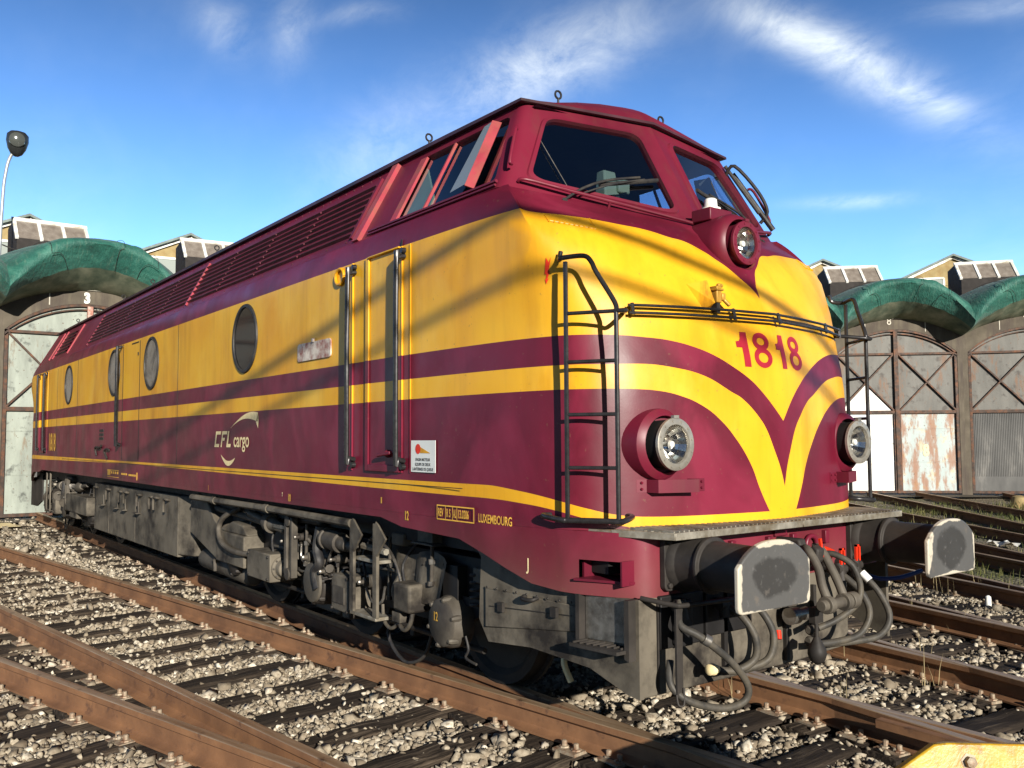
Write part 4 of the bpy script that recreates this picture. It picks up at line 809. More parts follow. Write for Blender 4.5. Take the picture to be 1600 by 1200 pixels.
    for x, z, r in ((-4.72,.86,.045),(-4.55,.70,.06),(-4.2,.62,.05),(-4.0,.74,.04),(-3.5,.62,.05),(-5.02,.80,.04)):
        part('air_valve', 'grime', lambda b: b.lathe((X(x),-1.20,z),(0,-1,0),[(0,r),(.05,r),(.055,r*.7),(.09,r*.7),(.095,r*.35),(.13,r*.35)],14)); part('valve_cap', 'steel', lambda b: b.lathe((X(x),-1.33,z),(0,-1,0),[(0,r*.4),(.014,r*.3)],8))
    for pts in (((-4.72,.80),(-4.7,.66),(-4.45,.62),(-4.3,.56)),((-4.2,.67),(-4.1,.80),(-3.95,.86),(-3.7,.84)),((-5.02,.76),(-4.9,.62),(-4.7,.56),(-4.5,.62)),((-3.5,.57),(-3.4,.48),(-3.25,.5),(-3.2,.62)),((-2.95,.66),(-3.05,.82),(-3.2,.92),(-3.45,.95))):
        part('brake_pipe', 'steel', lambda b: b.tube([(X(x),-1.27,z) for x, z in pts], .011))
    part('chain_bar', 'grate', lambda b: b.tube([(X(-3.5),-1.3,.90),(X(-3.13),-1.3,.885)], .026, 6, 1))
    part('end_stop', 'dust', lambda b: bx(b,-3.2,-3.02,-1.22,-1.1,.93,1.02), .01)
    def skirt(b):
        rw = []
        for i in range(5):
            z = .90-.09*i; rw.append([(X(-3.15+.09*j - .012*i*(j-4)*.3), -1.2-.025*sin(j*1.7)-.012*i, z-.03*sin(j*.9)) for j in range(9)])
        b.grid(rw)
    part('canvas_bellows', 'dust', skirt)
    part('brake_shoe', 'grime', lambda b: (bx(b,-5.05,-4.55,-.98,-.62,.16,.32), bx(b,-4.55,-4.40,-.96,-.66,.14,.22)), .02)
    part('sand_pipe', 'cream', lambda b: b.tube([(X(-1.62),-.86,.36),(X(-1.60),-.88,.30),(X(-1.56),-.86,.20)], .02), 0)
    part('loose_cable', 'black', lambda b: (b.tube([(X(-3.4),-1.0,.45),(X(-3.55),-1.05,.20),(X(-3.3),-1.05,.02),(X(-3.05),-1.02,.10),(X(-2.95),-1.0,.34)],.014), b.tube([(X(-2.2),-1.22,.42),(X(-2.17),-1.22,.34),(X(-2.2),-1.22,.28),(X(-2.08),-1.22,.26)],.009)), 0)
bogie(-4.4, 1); bogie(-15.1, -1)

# equipment hanging between the bogies and at the front step
def hang(n, m, f, bev=.0, parent=loco):
    b = MB(); f(b); return (b.split if n in ('seam_strip', 'rear_step_hanger', 'rear_gear') else b.build)(n, M[m], parent, bevel=bev)
bt = hang('battery_box', 'dust', lambda b: (b.box((-12.55,-1.33,.33),(-8.15,-.9,1.06)), b.prism([(-8.15,-1.33),(-7.86,-1.22),(-7.86,-.9),(-8.15,-.9)], lambda x, y: (x, y, .36), lambda x, y: (x, y, 1.06))), .012)
b = MB()
for x in (-12.3,-11.5,-10.75,-10.45,-9.75,-9.15,-8.95,-8.5): b.tube([(x-.0,-1.335,.99),(x,-1.375,1.0),(x-.1,-1.375,.99),(x-.12,-1.37,.84)], .016)
b.split('box_hook', M['grime'], bt)
b = MB()
for x in (-11.9,-11.05,-10.6,-9.9): b.box((x-.1,-1.40,.74),(x+.1,-1.335,.755)); b.prism([(x,.755),(x+.08,.755),(x+.05,.9)], lambda p, q: (p,-1.345,q), lambda p, q: (p,-1.36,q))
b.split('box_step', M['grime'], bt)
hang('seam_strip', 'grime', lambda b: (b.box((-10.1,-1.336,.34),(-10.08,-1.33,1.0)), b.box((-11.6,-1.336,.34),(-11.58,-1.33,1.0))), 0, bt)
hang('air_duct', 'dust', lambda b: b.prism([(-7.78,1.06),(-7.2,1.04),(-6.95,.86),(-6.55,.70),(-6.55,.44),(-6.85,.44),(-7.78,.66)], lambda x, z: (x,-1.30,z), lambda x, z: (x,-.95,z)), .012)
hang('sand_box', 'dust', lambda b: (b.box((-6.80,-1.33,.44),(-5.98,-1.0,.76)), b.prism([(-6.8,.76),(-5.98,.76),(-6.1,.86),(-6.4,.88)], lambda x, z: (x,-1.30,z), lambda x, z: (x,-1.0,z))), .015)
hang('air_reservoir', 'grime', lambda b: (b.lathe((-7.75,-1.12,.36),(1,0,-.02),[(0,.04),(.04,.10),(.08,.115),(1.5,.115),(1.56,.09),(1.58,.03)],20), b.tube([(-7.1,-1.25,.40),(-7.0,-1.27,.40),(-6.98,-1.27,.30)],.02)), 0)
hang('air_hose', 'grime', lambda b: b.tube([(-6.35,-1.22,1.02),(-6.55,-1.33,.92),(-6.62,-1.36,.80),(-6.5,-1.37,.66),(-6.1,-1.37,.60),(-5.75,-1.3,.60)], .028), 0)
hang('air_pipe', 'dust', lambda b: (b.tube([(-7.4,-1.40,1.088),(-5.2,-1.40,1.09),(-3.52,-1.39,1.075)], .034, sm=1), b.cyl((-6.7,-1.40,1.088),(-6.6,-1.40,1.088),.041), b.cyl((-5.25,-1.40,1.09),(-5.15,-1.40,1.09),.041)), 0)
hang('conduit', 'grime', lambda b: b.tube([(-7.78,-1.2,1.08),(-7.3,-1.22,.98),(-6.3,-1.22,.94),(-5.6,-1.22,.90)], .03), 0)
for x in (-3.50, -3.13):
    hang('step_hanger', 'dust', lambda b: (b.box((x-.032,-1.40,.41),(x+.032,-1.375,1.10)), b.prism([(x-.032,1.06),(x+.02,1.12),(x+.17,1.0),(x+.032,.86)], lambda p, q: (p,-1.402,q), lambda p, q: (p,-1.385,q))), .005)
hang('step_board', 'grate', lambda b: b.box((-3.52,-1.40,.39),(-3.11,-1.24,.415)), .003)
hang('step_board', 'grate', lambda b: b.box((-3.50,-1.37,.80),(-3.13,-1.25,.825)), .003)
hang('junction_box', 'dust', lambda b: (b.box((-2.72,-1.28,1.0),(-2.52,-1.1,1.09)), b.prism([(-2.78,.985),(-2.46,.985),(-2.5,1.0),(-2.74,1.0)], lambda x, z: (x,-1.31,z), lambda x, z: (x,-1.08,z))), .005)
hang('plough_bracket', 'dust', lambda b: b.box((-2.12,-1.22,.78),(-1.98,-1.0,.88)), .01)
hang('rear_step_hanger', 'dust', lambda b: (b.box((-16.42,-1.40,.41),(-16.36,-1.375,1.12)), b.box((-16.05,-1.40,.41),(-15.99,-1.375,1.12)), b.box((-16.42,-1.40,.39),(-15.99,-1.25,.412))), .004)
hang('rear_box', 'dust', lambda b: b.box((-14.55,-1.38,.50),(-12.9,-1.1,.80)), .015)
hang('rear_gear', 'grime', lambda b: [b.cyl((-16.9+.55*k,-1.2,.75-.02*k),(-16.7+.55*k,-1.32,.6+.05*(k % 3)),.09) for k in range(5)], 0)
hang('rear_plough_side', 'grime2', lambda b: b.prism([(-18.9,.35),(-18.9,.87),(-17.6,1.08),(-17.6,.5),(-18.2,.36)], lambda x, z: (x,-1.27,z), lambda x, z: (x,-1.24,z)), 0)
# ------------------------------------------------------------------ tracks: they fan out from a turntable centred at CX
CX = 11.2; PITCH = 7.2; TH0 = .0
def rail_mesh():
    """one rail from r = 9.6 to 32.6 along local +x, head, web and foot"""
    pr = [(-.036,0),(-.036,-.035),(-.026,-.045),(-.009,-.055),(-.009,-.135),(-.025,-.148),(-.066,-.158),(-.066,-.172),(.066,-.172),(.066,-.158),(.025,-.148),(.009,-.135),(.009,-.055),(.026,-.045),(.036,-.035),(.036,0),(.030,.004),(-.030,.004)]
    xs = [9.6+.5*k for k in range(47)]; V = [(x, y, z) for x in xs for y, z in pr]; m = len(pr); F = []; mi = []
    for i in range(len(xs)-1):
        for j in range(m): F.append((i*m+j, i*m+(j+1) % m, (i+1)*m+(j+1) % m, (i+1)*m+j)); mi.append(1 if j in (15, 16, 17, 0) else 0)
    F += [tuple(range(m)), tuple((len(xs)-1)*m+k for k in range(m))[::-1]]; mi += [0, 0]
    me = bpy.data.meshes.new('rail'); me.from_pydata(V, [], F); me.materials.append(M['rail']); me.materials.append(M['railhead']); me.polygons.foreach_set('material_index', mi); 
    bm = bmesh.new(); bm.from_mesh(me); bmesh.ops.recalc_face_normals(bm, faces=bm.faces); bm.to_mesh(me); bm.free(); me.shade_smooth(); me.set_sharp_from_angle(angle=R(30)); return me
RAIL = rail_mesh()
def sleeper_mesh(seed):
    rr = random.Random(seed); b = MB(); n = 14; rows = []
    for i in range(n+1):
        y = -1+2*i/n; w = .125+rr.uniform(-.008,.008); c = rr.uniform(-.004,.004)
        rows.append([(-w, y, -.14),(-w+.004, y, -.012+c),(-w*.8, y, c),(-w*.3, y, c+rr.uniform(-.006,.004)),(w*.35, y, c+rr.uniform(-.006,.004)),(w*.8, y, c),(w-.004, y, -.012+c),(w, y, -.14)])
    b.grid(rows); m = 8; b.f += [tuple(range(m)), tuple(n*m+k for k in range(m))[::-1]]
    me = bpy.data.meshes.new('sleeper'); me.from_pydata(b.v, [], b.f); bm = bmesh.new(); bm.from_mesh(me); bmesh.ops.recalc_face_normals(bm, faces=bm.faces); bm.to_mesh(me); bm.free(); me.shade_smooth(); me.set_sharp_from_angle(angle=R(40)); me.materials.append(M['sleeper']); return me
SLP = [sleeper_mesh(s) for s in (1, 2, 3, 4)]
def fast_mesh():
    b = MB(); b.box((-.09,-.17,-.012),(.09,.17,.006))
    for s in (-1, 1):
        for x in (-.045, .05):
            b.lathe((x, s*.105, .004), (0,0,1), [(0,.034),(.010,.032),(.012,.018),(.040,.017),(.044,.010)], 8)
    me = bpy.data.meshes.new('rail_fastening'); me.from_pydata(b.v, [], b.f); bm = bmesh.new(); bm.from_mesh(me); bmesh.ops.recalc_face_normals(bm, faces=bm.faces); bm.to_mesh(me); bm.free(); me.materials.append(M['bolt']); return me
FAST = fast_mesh()
SLEEP = []   # for keeping stones off the timbers: angle index, r, half length
LBL = {-4: 'rusty yard track farthest out on the camera side of the locomotive', -3: 'rusty yard track out beyond the near pair on the camera side', -2: 'rusty track whose rail crosses the bottom left corner of the photo', -1: 'rusty track beside the locomotive, long bright rail in front of its wheels',
       0: 'rusty track the yellow and maroon locomotive stands on', 1: 'rusty track leaving the locomotive track at its right front buffer', 2: 'second rusty track to the right of the locomotive, dry stalks along its rail',
       3: 'third rusty track to the right of the locomotive, edging the pale gravel strip', 4: 'fourth rusty track to the right, sunk in weeds behind the right buffer', 5: 'fifth rusty track to the right, half buried in moss and grass', 6: 'rusty track leading to the white and rust gate with the number 8', 7: 'rusty track leading to the dark corrugated gate'}
for k in range(-4, 8):
    th = R(TH0 + PITCH*k)
    t = thing('railway_track', LBL[k], 'railway track', (CX, 0, -.0022*((k+4) % 3) - (.012*max(0, k-2))), pi - th, 'tracks fanning out in front of the engine shed')
    for s in (-1, 1): o = link('rail', RAIL, None, t); o.location = (0, s*.7525, 0)
    i0 = 0
    near = -2 <= k <= 3
    rmax = 31.5 if k <= 1 else 20.5
    r = 9.9 + (.31 if k % 2 else 0)
    while r < rmax and near:
        half_l = min(1.28, r*.0629 + .28) if r < 17.5 else 1.28
        o = link('sleeper', SLP[i0 % 4], None, t); o.location = (r+random.uniform(-.03,.03), random.uniform(-.05,.05), -.176 + random.uniform(-.006,.006)); o.rotation_euler = (0, 0, random.uniform(-.025,.025) + (pi if random.random() < .5 else 0)); o.scale = (1, half_l, 1)
        SLEEP.append((th, r, half_l))
        if r < 24:
            for s in (-1, 1):
                f = link('rail_fastening', FAST, None, t); f.location = (r, s*.7525, -.170)
                f.parent = o; f.matrix_parent_inverse = (Matrix.Translation(o.location) @ o.rotation_euler.to_matrix().to_4x4() @ Matrix.Diagonal((1, half_l, 1, 1))).inverted()
        r += .62; i0 += 1

# loose crossing timbers end blocks and a guard rail on the near right
b = MB(); b.box((0,-.035,-.06),(2.3,.035,-.004)); g = b.build('guard_rail', M['rail'], None, bevel=.006); g.location = (-.36,.585,0); g.rotation_euler = (0,0,R(-1.2)); tag(g, 'short dark guard rail inside the crossing at lower right', 'guard rail')

# yellow painted plate at the lower right corner, bolted to a low stand
yb = thing('track_stop', 'weathered yellow steel plate with a bolt at the lower right corner', 'track stop', (1.103,-1.368,-.2), R(52.8))
b = MB(); pl = [(-.40,-.30),(.60,-.30),(.60,.13),(-.02,.145),(-.07,.14),(-.40,-.06)]
up = lambda u, v: Vector((u, v*.20, .69 + v*.98))
dn = Vector((0,.044,-.009))
b.prism(pl, lambda u, v: up(u, v), lambda u, v: up(u, v)+dn)
def weathered():
    t = NT('weathered_yellow_plate'); n = t.noise(5, 6, .7, dist=.5); c = t.mix(t.ramp(n, [(.35, 0.), (.6, 1.)]), (.52,.33,.022), (.40,.19,.008)); c = t.mix(t.ramp(t.noise(13, 6, .7), [(.52, 0.), (.66, 1.)]), c, (.26,.14,.015)); t.set(Base_Color=c, Roughness=.4); t.bump(n, .3, .02); return t.m
M['wyellow'] = weathered()
b.build('plate', M['wyellow'], yb, bevel=.006)
b = MB(); b.lathe(up(.045,.082), (0,-.98,.20), [(-.01,.030),(.002,.030),(.004,.020),(.022,.019),(.026,.012)], 6); b.build('bolt', M['bolt'], yb)
b = MB(); b.box((-.2,.02,0),(-.14,.08,.6)); b.box((.40,.02,0),(.46,.08,.6)); b.box((-.25,-.1,-.01),(.5,.16,.03)); b.build('stand', M['grime2'], yb)

# ------------------------------------------------------------------ ground and ballast
gm = bpy.data.meshes.new('ground'); b = MB()
xs = list(np.linspace(-150, -34, 8)) + list(np.linspace(-32, 10, 169)) + list(np.linspace(14, 90, 8)); ys = list(np.linspace(-90, -10, 8)) + list(np.linspace(-9, 30, 157)) + list(np.linspace(36, 150, 8))
def gz(x, y):
    d = math.hypot(x-2.7, y+4.5)
    return -.228 + .022*sin(x*2.1+.7*y)*cos(y*1.7-.3*x) + .012*sin(x*5.3-y*4.1) - (.0)
b.grid([[(x, y, gz(x, y)) for y in ys] for x in xs]); gr = b.build('ground', M['ground'], None, recalc=False, sharp=180); kind(gr, 'structure')
def stone_variants(n):
    out = []
    for i in range(n):
        bm = bmesh.new()
        for _ in range(8): 
            v = Vector((random.gauss(0,1), random.gauss(0,1), random.gauss(0,1))).normalized(); bm.verts.new((v.x*random.uniform(.8,1.15), v.y*random.uniform(.75,1.05), v.z*random.uniform(.55,.85)))
        r = bmesh.ops.convex_hull(bm, input=bm.verts); bmesh.ops.delete(bm, geom=list({e for e in r['geom_interior'] if isinstance(e, bmesh.types.BMVert)}), context='VERTS')
        bm.verts.index_update(); bm.faces.ensure_lookup_table()
        out.append((np.array([v.co[:] for v in bm.verts]), np.array([[v.index for v in f.verts] for f in bm.faces]))); bm.free()
    return out
SV = stone_variants(14)
ts_ = np.array([[a, r, h] for a, r, h in SLEEP])
def scatter(n, xr, yr, size, keep, jit=.4, zoff=0.0, name='ballast', label_=None):
    P = np.stack([RNG.uniform(*xr, n), RNG.uniform(*yr, n)], 1); P = P[keep(P)]
    ok = np.ones(len(P), bool); lift = np.zeros(len(P))
    q = P - np.array([CX, 0])
    for k in range(-4, 8):
        th = R(TH0+PITCH*k); er = np.array([-cos(th), sin(th)]); es = np.array([-sin(th), -cos(th)]); r = q@er; s = q@es
        ok &= ~((np.abs(np.abs(s)-.7525) < .105) & (r > 9.5) & (r < 32.6))
        sl = ts_[np.abs(ts_[:,0]-th) < 1e-6]
        if len(sl):
            inside = (np.abs(r[:,None]-sl[None,:,1]) < .135+.010) & (np.abs(s)[:,None] < sl[None,:,2]+.02); ins = inside.any(1)
            ok &= ~(ins & (RNG.random(len(P)) < np.where(r < 19.0, .965, .85)))
            lift = np.where(ins, .035, lift)
    P = P[ok]; lift = lift[ok]; V = []; F = []; off = 0
    S = size*np.exp(RNG.normal(0, jit, len(P))); A = RNG.uniform(0, 2*pi, (len(P), 3))
    vid = RNG.integers(0, len(SV), len(P))
    for j in range(len(SV)):
        idx = np.where(vid == j)[0]; v, f = SV[j]; m = len(idx)
        if m == 0: continue
        ca, sa = np.cos(A[idx,0]), np.sin(A[idx,0]); tl = (A[idx,1]-pi)*.35; ct, st = np.cos(tl), np.sin(tl)
        x = v[None,:,0]*ca[:,None] - v[None,:,1]*sa[:,None]; y = v[None,:,0]*sa[:,None] + v[None,:,1]*ca[:,None]; z = np.repeat(v[None,:,2], m, 0)
        y2 = y*ct[:,None] - z*st[:,None]; z2 = y*st[:,None] + z*ct[:,None]; s_ = S[idx][:,None]
        zb = np.array([gz(px, py) for px, py in P[idx]]) + zoff + lift[idx] + RNG.uniform(-.005, .02, m)
        V.append(np.stack([x*s_+P[idx,0][:,None], y2*s_+P[idx,1][:,None], z2*s_ + (zb + S[idx]*.3)[:,None]], 2).reshape(-1, 3))
        F.append((f[None] + (np.arange(m)*len(v))[:,None,None] + off).reshape(-1, 3)); off += m*len(v)
    V = np.concatenate(V); F = np.concatenate(F); me = bpy.data.meshes.new(name); me.vertices.add(len(V)); me.vertices.foreach_set('co', V.ravel()); me.loops.add(F.size); me.loops.foreach_set('vertex_index', F.ravel().astype(np.int32)); me.polygons.add(len(F)); me.polygons.foreach_set('loop_start', np.arange(0, F.size, 3, dtype=np.int32)); me.update(calc_edges=True); me.validate()
    me.materials.append(M['stone']); o = bpy.data.objects.new(name, me); COL.objects.link(o); return kind(tag(o, label_, 'gravel'), 'stuff')
CAMP = np.array([2.679, -4.529]); FW = np.array([-.797, .604]); RT = np.array([.604, .797])
def vis(P, d0, d1, m=.64):
    q = P - CAMP; d = q@FW; s = q@RT; return (d > d0) & (d < d1) & (np.abs(s) < d*m + .3)
scatter(330000, (-6.5,2.5), (-6,4), .0212, lambda P: vis(P, 3.6, 8.2), .40, name='ballast', label_='grey and buff ballast stones between the sleepers in the foreground')
scatter(240000, (-17,1.5), (-7,9), .029, lambda P: vis(P, 8.2, 14.5) & (P[:,1] < 7.5) & ~((np.abs(P[:,1]) < .9) & (P[:,0] < -4)), .34, name='ballast', label_='pale ballast stones in the middle distance along the locomotive')
scatter(60000, (-24,-3), (-9,16), .05, lambda P: vis(P, 14.5, 25) & (P[:,1] < 5), .3, name='ballast', label_='pale ballast stones far back towards the engine shed')
# fine pale gravel strip to the right
scatter(60000, (-6,1.5), (4.2,6.6), .017, lambda P: vis(P, 6, 13) & (P[:,1] > 4.95+(-.40)*(P[:,0]+1)) & (P[:,1] < 5.9-.42*(P[:,0]+1)), .3, .015, name='fine_gravel', label_='fine pale gravel strip behind the right hand buffer')

# grass and stalks
def blades(name, pts, hmin, hmax, w, mat, label_, lean=.5):
    V = []; F = []
    for (x, y) in pts:
        h = random.uniform(hmin, hmax); a = random.uniform(0, 2*pi); l = random.uniform(0, lean)*h; dx, dy = cos(a)*l, sin(a)*l; px, py = -sin(a)*w, cos(a)*w; z = gz(x, y)-.01; n = len(V)
        V += [(x-px, y-py, z),(x+px, y+py, z),(x+dx*.4+px*.7, y+dy*.4+py*.7, z+h*.6),(x+dx*.4-px*.7, y+dy*.4-py*.7, z+h*.6),(x+dx, y+dy, z+h)]; F += [(n,n+1,n+2,n+3),(n+3,n+2,n+4)]
    me = bpy.data.meshes.new(name); me.from_pydata(V, [], F); me.materials.append(mat); o = bpy.data.objects.new(name, me); COL.objects.link(o); kind(tag(o, label_, 'grass'), 'stuff'); return o
pts = []
for _ in range(260):
    cx, cy = random.uniform(-13,0), random.uniform(6.8,21); 
    if not vis(np.array([[cx, cy]]), 8, 28, .75)[0]: continue
    for _ in range(random.randint(25, 80)): pts.append((cx+random.gauss(0,.42), cy+random.gauss(0,.30)))
blades('grass_patch', pts, .04, .17, .006, M['grass'], 'low mossy grass between the disused tracks at right', .7)
pts = []
for _ in range(90):
    r, s = random.uniform(11, 17), random.choice((-.62,-.9,.62,.9)); k = random.choice((1,2,2,2,3,3,4)); th = R(PITCH*k); pts += [(CX - r*cos(th) - s*sin(th) + random.gauss(0,.03), r*sin(th) - s*cos(th) + random.gauss(0,.03)) for _ in range(3)]
for _ in range(60): pts.append((random.uniform(-12,-2), random.uniform(8,19)))
blades('dry_stalks', pts, .12, .42, .0035, M['dry'], 'thin dry weed stalks standing along the right hand rails', .35)
b = MB(); b.lathe((-2.05,5.75,-.2),(0,0,1),[(0,.035),(.12,.03),(.135,.012)],10); tag(b.build('marker_post', M['white'], None), 'small white marker stub beside the rail at far right', 'marker post')
b = MB(); b.grid([[(-20.6+.3*i+random.uniform(-.1,.1), -2.05+.22*j+random.uniform(-.05,.05), -.16+.10*sin(i*1.3+j)*(.5 if 0 < i < 4 and 0 < j < 3 else .1)) for j in range(4)] for i in range(5)]); tag(b.build('plastic_sheet', M['cream'], None), 'crumpled pale yellow sheet lying on the ballast at far left', 'plastic sheet')
b = MB(); b.grid([[(-4.6+.10*i, 11.3+.12*j+.03*sin(i*2), -.13+.05*sin(i*2.1+j*1.4)) for j in range(4)] for i in range(5)]); tag(b.build('litter', M['white'], None), 'scrap of white litter beside the rail at the right edge', 'litter')
tb = thing('tree_stump', 'low mossy stump in front of the dark corrugated gate', 'stump', (-7.9,20.4,-.2)); b = MB(); b.lathe((0,0,0),(.05,0,1),[(0,.26),(.1,.2),(.3,.17),(.34,.06)],11); b.build('stump', M['gable'], tb)
pts = [(-7.9+random.gauss(0,.35), 20.4+random.gauss(0,.3)) for _ in range(260)]; g = blades('tufts', pts, .08, .3, .008, M['grass'], 'tuft of grass round the stump', .6); g.parent = tb; g.matrix_parent_inverse = Matrix.Translation((7.9,-20.4,.2)); del g['category']; 
# ------------------------------------------------------------------ engine shed (a roundhouse) closing the yard
RW = 33.0
shed = thing('engine_shed', 'long curved engine shed with arched iron gates and green netted eaves behind the locomotive', 'building', (-21.8, 0, 0), worldparts=True)
def bp(r, s, z): return (r, -s, z)          # bay space: r outward from the turntable, s to the right, z up
def place(o, th, parent=shed):
    o.location = (CX, 0, 0); o.rotation_euler = (0, 0, pi-th); return o
HB = RW*math.tan(R(PITCH/2)); GW = 1.92; SPR, CROWN = 4.46, 5.24
def archz(s, w=GW, spr=SPR, cr=CROWN): 
    h = cr-spr; rad = (w*w+h*h)/(2*h); return cr - rad + math.sqrt(max(0, rad*rad - s*s))
SA = [GW*k/12 for k in range(-12, 13)]
def wtop(s): return 5.62 - .16*max(0, abs(s)-.8) - .42*max(0, abs(s)-1.15)
def mk(f, name, mat, bevel=0, **k):
    b = MB(); f(b); o = b.build(name, M[mat], None, bevel=bevel, **k); me = o.data; bpy.data.objects.remove(o); return me, bevel
def wall(b):
    for s0 in (-1, 1):
        for (r0, r1) in ((RW, RW+.35),):
            a, c = sorted((s0*GW, s0*HB)); b.add([bp(r, s, z) for r in (r0, r1) for s, z in ((a,-.3),(c,-.3),(c,4.46),(a,4.46))], [(0,1,2,3),(4,5,6,7),(0,1,5,4),(1,2,6,5),(2,3,7,6),(3,0,4,7)])
    S = [-HB] + SA + [HB]
    for r in (RW, RW+.35): b.grid([[bp(r, s, 4.46 if abs(s) > GW-.001 else archz(s)) for s in S], [bp(r, s, wtop(s)) for s in S]])
    b.grid([[bp(r, s, archz(s)) for s in SA] for r in (RW, RW+.35)])
WALL = mk(wall, 'wall', 'wall')
def flash(b):
    S = [-HB+.02+.0*k for k in range(1)] + [-1.15,-.8,.8,1.15,HB-.02]
    for s0, s1 in zip(S[:-1], S[1:]): b.add([bp(r, s, wtop(s)+d) for r in (RW-.05, RW+.02) for s, d in ((s0,-.03),(s1,-.03),(s1,.03),(s0,.03))], [(0,1,2,3),(4,5,6,7),(0,1,5,4),(1,2,6,5),(2,3,7,6),(3,0,4,7)])
    for s in (-.95, .95): b.box(bp(RW-.012, s-.012, 5.15), bp(RW-.002, s+.012, 5.5))
FLASH = mk(flash, 'flashing', 'wallrust')
def gbox(b, s0, s1, z0, z1, r0, r1): return b.add([bp(r, s, z) for r in (r0, r1) for s, z in ((s0,z0),(s1,z0),(s1,z1),(s0,z1))], [(0,1,2,3),(4,5,6,7),(0,1,5,4),(1,2,6,5),(2,3,7,6),(3,0,4,7)])
def gbar(b, p, q, w, r0, r1):
    d = Vector((q[0]-p[0], q[1]-p[1], 0)).normalized(); n = Vector((-d.y, d.x, 0))*w/2
    P = [(p[0]+n.x, p[1]+n.y), (q[0]+n.x, q[1]+n.y), (q[0]-n.x, q[1]-n.y), (p[0]-n.x, p[1]-n.y)]
    return b.add([bp(r, s, z) for r in (r0, r1) for s, z in P], [(0,1,2,3),(4,5,6,7),(0,1,5,4),(1,2,6,5),(2,3,7,6),(3,0,4,7)])
RG = RW+.10
def frame(b):
    f0, f1 = RG-.09, RG-.005
    for sg in (-1, 1):
        a = lambda s: sg*s
        gbox(b, *sorted((a(1.83), a(1.91))), -.12, 4.47, f0, f1); gbox(b, *sorted((a(.055), a(.11))), -.12, 2.45, f0+.02, f1)
        gbox(b, *sorted((a(.06), a(1.83))), 2.47, 2.57, f0+.01, f1); gbox(b, *sorted((a(.06), a(1.83))), 4.40, 4.47, f0+.01, f1); gbox(b, *sorted((a(.06), a(1.83))), -.12, -.04, f0+.01, f1)
        gbar(b, (a(.10), 4.40), (a(1.83), 2.58), .045, f0-.004, f1); gbar(b, (a(.10), 2.58), (a(1.83), 4.40), .045, f0+.012, f1)
    for z0, w in ((0, .07), (-.13, .035)):
        up = [bp(f0, s, archz(s)+z0) for s in SA]; lo = [bp(f0, s, archz(s)+z0-w) for s in SA]; up2 = [bp(f1, s, archz(s)+z0) for s in SA]; lo2 = [bp(f1, s, archz(s)+z0-w) for s in SA]
        b.grid([up2, up, lo, lo2])
FRAME = mk(frame, 'gate_frame', 'gatebar')
FPOST = mk(lambda b: gbox(b, -.065, .065, -.12, 5.18, RG-.11, RG-.006), 'gate_post', 'gatebar')
def fan(b): S = [1.90*k/12 for k in range(-12, 13)]; b.grid([[bp(RG, s, 4.44) for s in S], [bp(RG, s, archz(s)-.02) for s in S]])
FAN = mk(fan, 'fanlight_sheet', 'gate_grey')
def upper(sg): return mk(lambda b: gbox(b, *sorted((sg*.06, sg*1.87)), 2.5, 4.44, RG, RG+.02), 'upper_panel', 'gate_grey')
def lower(sg): 
    def f(b):
        gbox(b, *sorted((sg*.06, sg*1.87)), -.1, 2.5, RG, RG+.02)
        for z in (.90, 1.98): gbox(b, *sorted((sg*.06, sg*1.87)), z-.012, z+.012, RG-.012, RG)
    return mk(f, 'lower_panel', 'gate_grey')
def lower_corr(sg):
    def f(b):
        n = 70; s0, s1 = .08, 1.85; gbox(b, *sorted((sg*.06, sg*1.87)), -.1, .42, RG-.01, RG+.02)
        b.grid([[bp(RG+.004*(-1 if (k % 2) else 1)-.01, sg*(s0+(s1-s0)*k/n), z) for k in range(n+1)] for z in (.42, 2.48)])
    return mk(f, 'lower_panel', 'corr', sharp=5, recalc=False)
UP = {s: upper(s) for s in (-1, 1)}; LO = {s: lower(s) for s in (-1, 1)}; LC = {s: lower_corr(s) for s in (-1, 1)}
TRI = mk(lambda b: b.prism([(-1.74,2.58),(-.16,2.58),(-.96,3.42)], lambda s, z: bp(RG-.012, s, z), lambda s, z: bp(RG, s, z)), 'painted_triangle', 'gate_white')
# sagging net over the eaves: profile from the wall top out to the lip and back over the vault
def eave(s, v):
    t = abs(s)/HB; lipz = 6.50 - 1.25*t**2.2; top = 6.88 - .62*t**1.9; w0 = 5.60 - .60*t**2; mt = lipz + min(.26, .16+.5*t*t)
    k = lambda a: w0+(lipz-w0)*a
    prof = [(RW-.02, w0-.02), (RW-.50, k(.14)), (RW-.98, k(.45)), (RW-1.22, k(.72)), (RW-1.34, lipz), (RW-1.40, lipz+.07), (RW-1.34, mt), (RW-.9, mt*.5+top*.5+.02), (RW+.2, top+.02), (RW+1.6, top+.05), (RW+5, top+.02)]
    return prof[v]
def netf(v0, v1):
    def f(b):
        S = [HB*k/18 for k in range(-18, 19)]; rows = []
        for v in range(v0, v1+1):
            row = []
            for i, s in enumerate(S):
                r, z = eave(s, v); wob = (.022*sin(i*1.1+v*1.3)*cos(i*.63) + .03*sin(i*.37+v*.8))*(1-min(1, abs(s)/HB)**6)*(1 if 0 < v < 7 else .3); row.append(bp(r+wob*.6, s*r/RW, z+wob))
            rows.append(row)
        R_ = []
        b.grid(rows)
    return f
NET = mk(netf(2, 9), 'roof_net', 'net', sharp=80, recalc=False); SOF = mk(netf(0, 2), 'soffit', 'soffit', sharp=80, recalc=False); ROOF = mk(netf(9, 10), 'vault_roof', 'tarroof', sharp=80, recalc=False)
